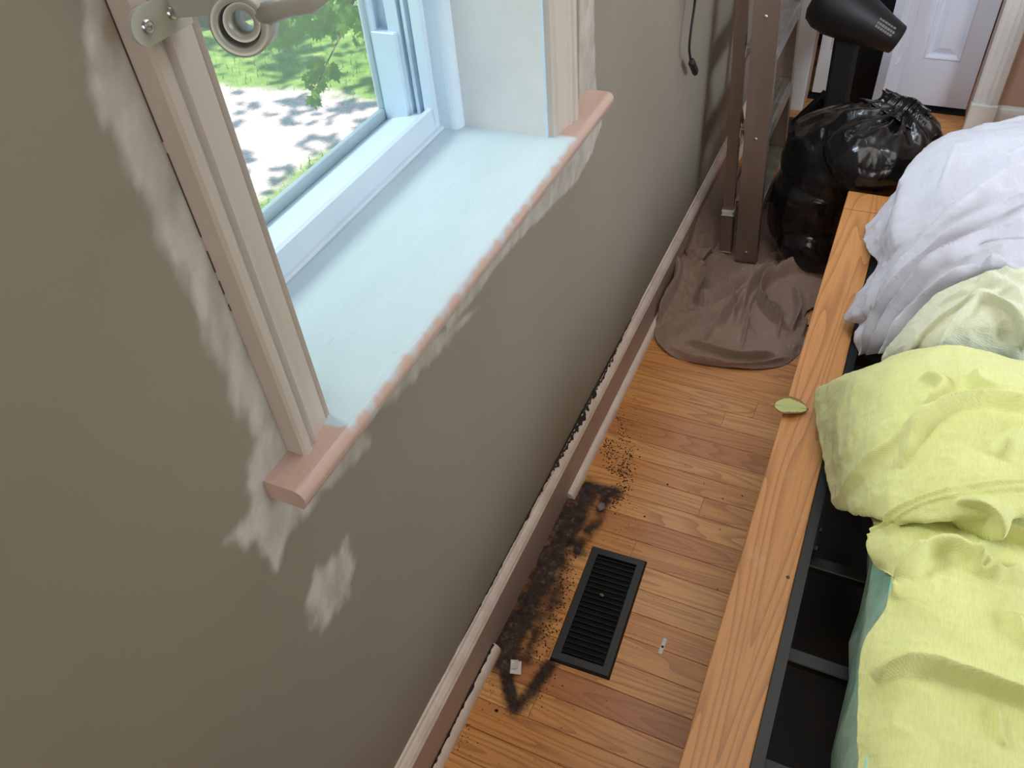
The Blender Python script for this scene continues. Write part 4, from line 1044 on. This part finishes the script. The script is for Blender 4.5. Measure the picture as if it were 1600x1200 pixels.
# dirt in the crack above the near shoe moulding
ys_ = np.arange(.2, .725, .003); V = []; F = []
for y in ys_:
    w = .002+.007*max(0, fbm(np.array([[y*110, 0, 0]]), 4, 8)[0]-.35); V += [(.0157, y, .0215+w*.8), (.0157+w*.6, y, .0222), (.0160+w, y, .0195+.001)]
for i in range(len(ys_)-1):
    for j in range(2): F.append((i*3+j, i*3+j+1, (i+1)*3+j+1, (i+1)*3+j))
tag(mesh_obj('crack_dirt', V, F, M_crumb, None, True), 'thin dark dirt along the top of the near shoe moulding', 'dust', kind='stuff')

# =================================================================== OUTDOORS
ZG = -.9
gx = np.concatenate([np.linspace(-26, -8, 30), np.linspace(-7.8, -.4, 150)]); gy = np.concatenate([np.linspace(-10, .5, 20), np.linspace(.7, 9, 170), np.linspace(9.5, 26, 26)])
GX, GY = np.meshgrid(gx, gy, indexing='ij'); P2 = np.c_[GX.ravel(), GY.ravel()]
ga, gb = at(345, 140, ZG)[:2], at(600, 148, ZG)[:2]; na, nb = at(395, 305, ZG)[:2], at(470, 262, ZG)[:2]
def side_of(P, a, b):
    e = (b-a)/np.linalg.norm(b-a); w = P-a; return e[0]*w[:, 1]-e[1]*w[:, 0]
wob = .5*(fbm(np.c_[P2*1.6, P2[:, :1]*0], 4, 2)-.47)+.25*(fbm(np.c_[P2*7, P2[:, :1]*0], 3, 5)-.47)
s_far = side_of(P2, ga, gb)+wob; s_near = -side_of(P2, na, nb)+wob*.6
if side_of(np.array([[-8., 12.]]), ga, gb)[0] < 0: s_far = -side_of(P2, ga, gb)+wob
if side_of(np.array([[-.6, 1.]]), na, nb)[0] > 0: s_near = side_of(P2, na, nb)+wob*.6
lawn = np.clip(np.maximum(s_far, s_near)/.12+.5, 0, 1)
hgt = ZG+.05*(fbm(np.c_[P2*.8, P2[:, :1]*0], 3, 1)-.47)
V = np.c_[P2, hgt]; nyg = len(gy)
F = [(i*nyg+j, (i+1)*nyg+j, (i+1)*nyg+j+1, i*nyg+j+1) for i in range(len(gx)-1) for j in range(nyg-1)]
gr = mesh_obj('ground', V, F, M_ground, None, True); attr(gr, 'lawn', lawn); struct(gr)
# short grass blades
Lf = lawn; cand = np.where((Lf > .6) & (P2[:, 0] > -7.5) & (P2[:, 0] < -.9) & (np.hypot(P2[:, 0]+5.2, P2[:, 1]-5.8) > .5) & (P2[:, 1] > 1.5) & (P2[:, 1] < 8.5))[0]
V = []; F = []
for v in rng.choice(cand, 9000):
    x, y = P2[v]+rng.normal(0, .03, 2); z = hgt[v]; a = rng.uniform(0, 6.28); h = rng.uniform(.03, .075); w = rng.uniform(.003, .006); lx_, ly_ = math.cos(a), math.sin(a); bend = rng.uniform(.01, .04)
    b = len(V); V += [(x-lx_*w, y-ly_*w, z-.005), (x+lx_*w, y+ly_*w, z-.005), (x-ly_*bend, y+lx_*bend, z+h)]; F.append((b, b+1, b+2))
tag(mesh_obj('grass', V, F, M_grassblade), 'sunlit green grass of the lawn outside the window', 'grass', kind='stuff')
# maple
prof = [(0, -.02), (.10, -.06), (.34, -.12), (.26, .04), (.52, .12), (.42, .22), (.56, .44), (.34, .40), (.24, .46), (.26, .66), (.12, .62), (0, 1.0)]
outl = prof+[(-x, y) for x, y in prof[-2:0:-1]]
def leaf_mesh(sz):
    V = [(0, sz*.25, sz*.03)]+[(x*sz, y*sz, -sz*.10*abs(x)*1.2-.06*sz*y*y) for x, y in outl]; n = len(outl)
    return V, [(0, 1+i, 1+(i+1) % n) for i in range(n)]
tree = empty('maple_tree', (-5.2, 5.8, ZG)); tag(tree, 'green maple tree whose leafy branch tips hang outside the window', 'tree')
T = lambda o: keep(o, tree)
T(tube('trunk', [(-5.2, 5.8, ZG-.05), (-5.15, 5.75, 1.2), (-5.0, 5.6, 3.0), (-4.6, 5.3, 4.6)], [.30, .24, .20, .12], M_bark, None, 14))
LV, LFc = leaf_mesh(1.0); lme = bpy.data.meshes.new('leaf'); lme.from_pydata(LV, [], LFc); lme.materials.append(M_maple)
def dist_pt(px, py, d):
    r = ray(px, py); return CAM+r*d
clus = []
for _ in range(255): clus.append((random.uniform(395, 600), None, random.uniform(2.7, 3.6)))
leafs = []
for px, _, d in clus:
    lim = np.interp(px, [395, 430, 470, 520, 560, 600], [82, 82, 60, 66, 50, 75]); top = np.interp(px, [395, 430, 500, 600], [55, 25, -30, -60])
    leafs.append((px, random.uniform(top, lim-12), d))
for px, py in [(483, 100), (495, 98), (500, 105), (490, 112), (508, 122), (484, 134), (498, 134), (492, 158), (516, 108), (506, 112), (480, 118), (488, 144), (512, 106), (520, 112), (500, 118), (488, 122), (478, 126), (494, 140), (486, 150), (503, 128), (524, 100), (560, 40), (566, 52), (572, 30), (552, 60), (496, 110)]: leafs.append((px, py, random.uniform(2.85, 3.05)))
for px, py, d in leafs:
    p = dist_pt(px, py, d); o = bpy.data.objects.new('leaf', lme); COL.objects.link(o)
    s = random.uniform(.036, .058); tipd = Vector((random.gauss(0, .5), random.gauss(0, .5), -1)).normalized()
    nd = Vector((.55+random.gauss(0, .55), -.7+random.gauss(0, .55), .5+random.gauss(0, .4))); nd = (nd-tipd*nd.dot(tipd)).normalized(); xd = tipd.cross(nd)
    Rm = Matrix((xd, tipd, nd)).transposed(); o.matrix_world = Matrix.Translation(Vector(p)) @ Rm.to_4x4() @ Matrix.Scale(s, 4); T(o)
def limb(pts, r): T(tube('branch', [dist_pt(*p) for p in pts], r, M_bark, None, 6))
limb([(640, -160, 3.6), (560, -20, 3.3), (530, 60, 3.1), (505, 110, 3.0), (490, 150, 2.95)], [.012, .008, .004, .0025, .0015])
limb([(620, -200, 3.8), (520, -40, 3.4), (470, 20, 3.2), (420, 60, 3.1)], [.014, .009, .005, .002])
limb([(660, -120, 3.5), (600, -10, 3.2), (570, 40, 3.1)], [.008, .005, .002])
# crown above and around, what throws the dappled shade on the drive
V = []; F = []; n0 = len(outl)
cl = [(rng.uniform(-7.2, .2), rng.uniform(1.0, 9.0), rng.uniform(3.6, 5.4)) for _ in range(330)]
for c in cl:
    R_ = rng.uniform(.18, .45)
    for _ in range(24):
        p = np.array(c)+rng.normal(0, R_*.5, 3)*np.array([1, 1, .5]); s = rng.uniform(.08, .15)
        a, b_, g = rng.uniform(0, 6.28), rng.normal(0, .5), rng.normal(0, .5)
        Rm = np.array(Matrix.Rotation(a, 3, 'Z') @ Matrix.Rotation(b_, 3, 'X') @ Matrix.Rotation(g, 3, 'Y'))
        q = np.array([(0, .25, .03)]+[(x, y, -.1*abs(x)) for x, y in outl[::2]])*s @ Rm.T+p; b = len(V); V += [tuple(v) for v in q]; n = len(q)-1
        F += [(b, b+1+i, b+1+(i+1) % n) for i in range(n)]
fo = mesh_obj('foliage', V, F, M_maple); tag(fo, kind='stuff'); T(fo)
# =================================================================== added black board in place of the shade between the closet doors
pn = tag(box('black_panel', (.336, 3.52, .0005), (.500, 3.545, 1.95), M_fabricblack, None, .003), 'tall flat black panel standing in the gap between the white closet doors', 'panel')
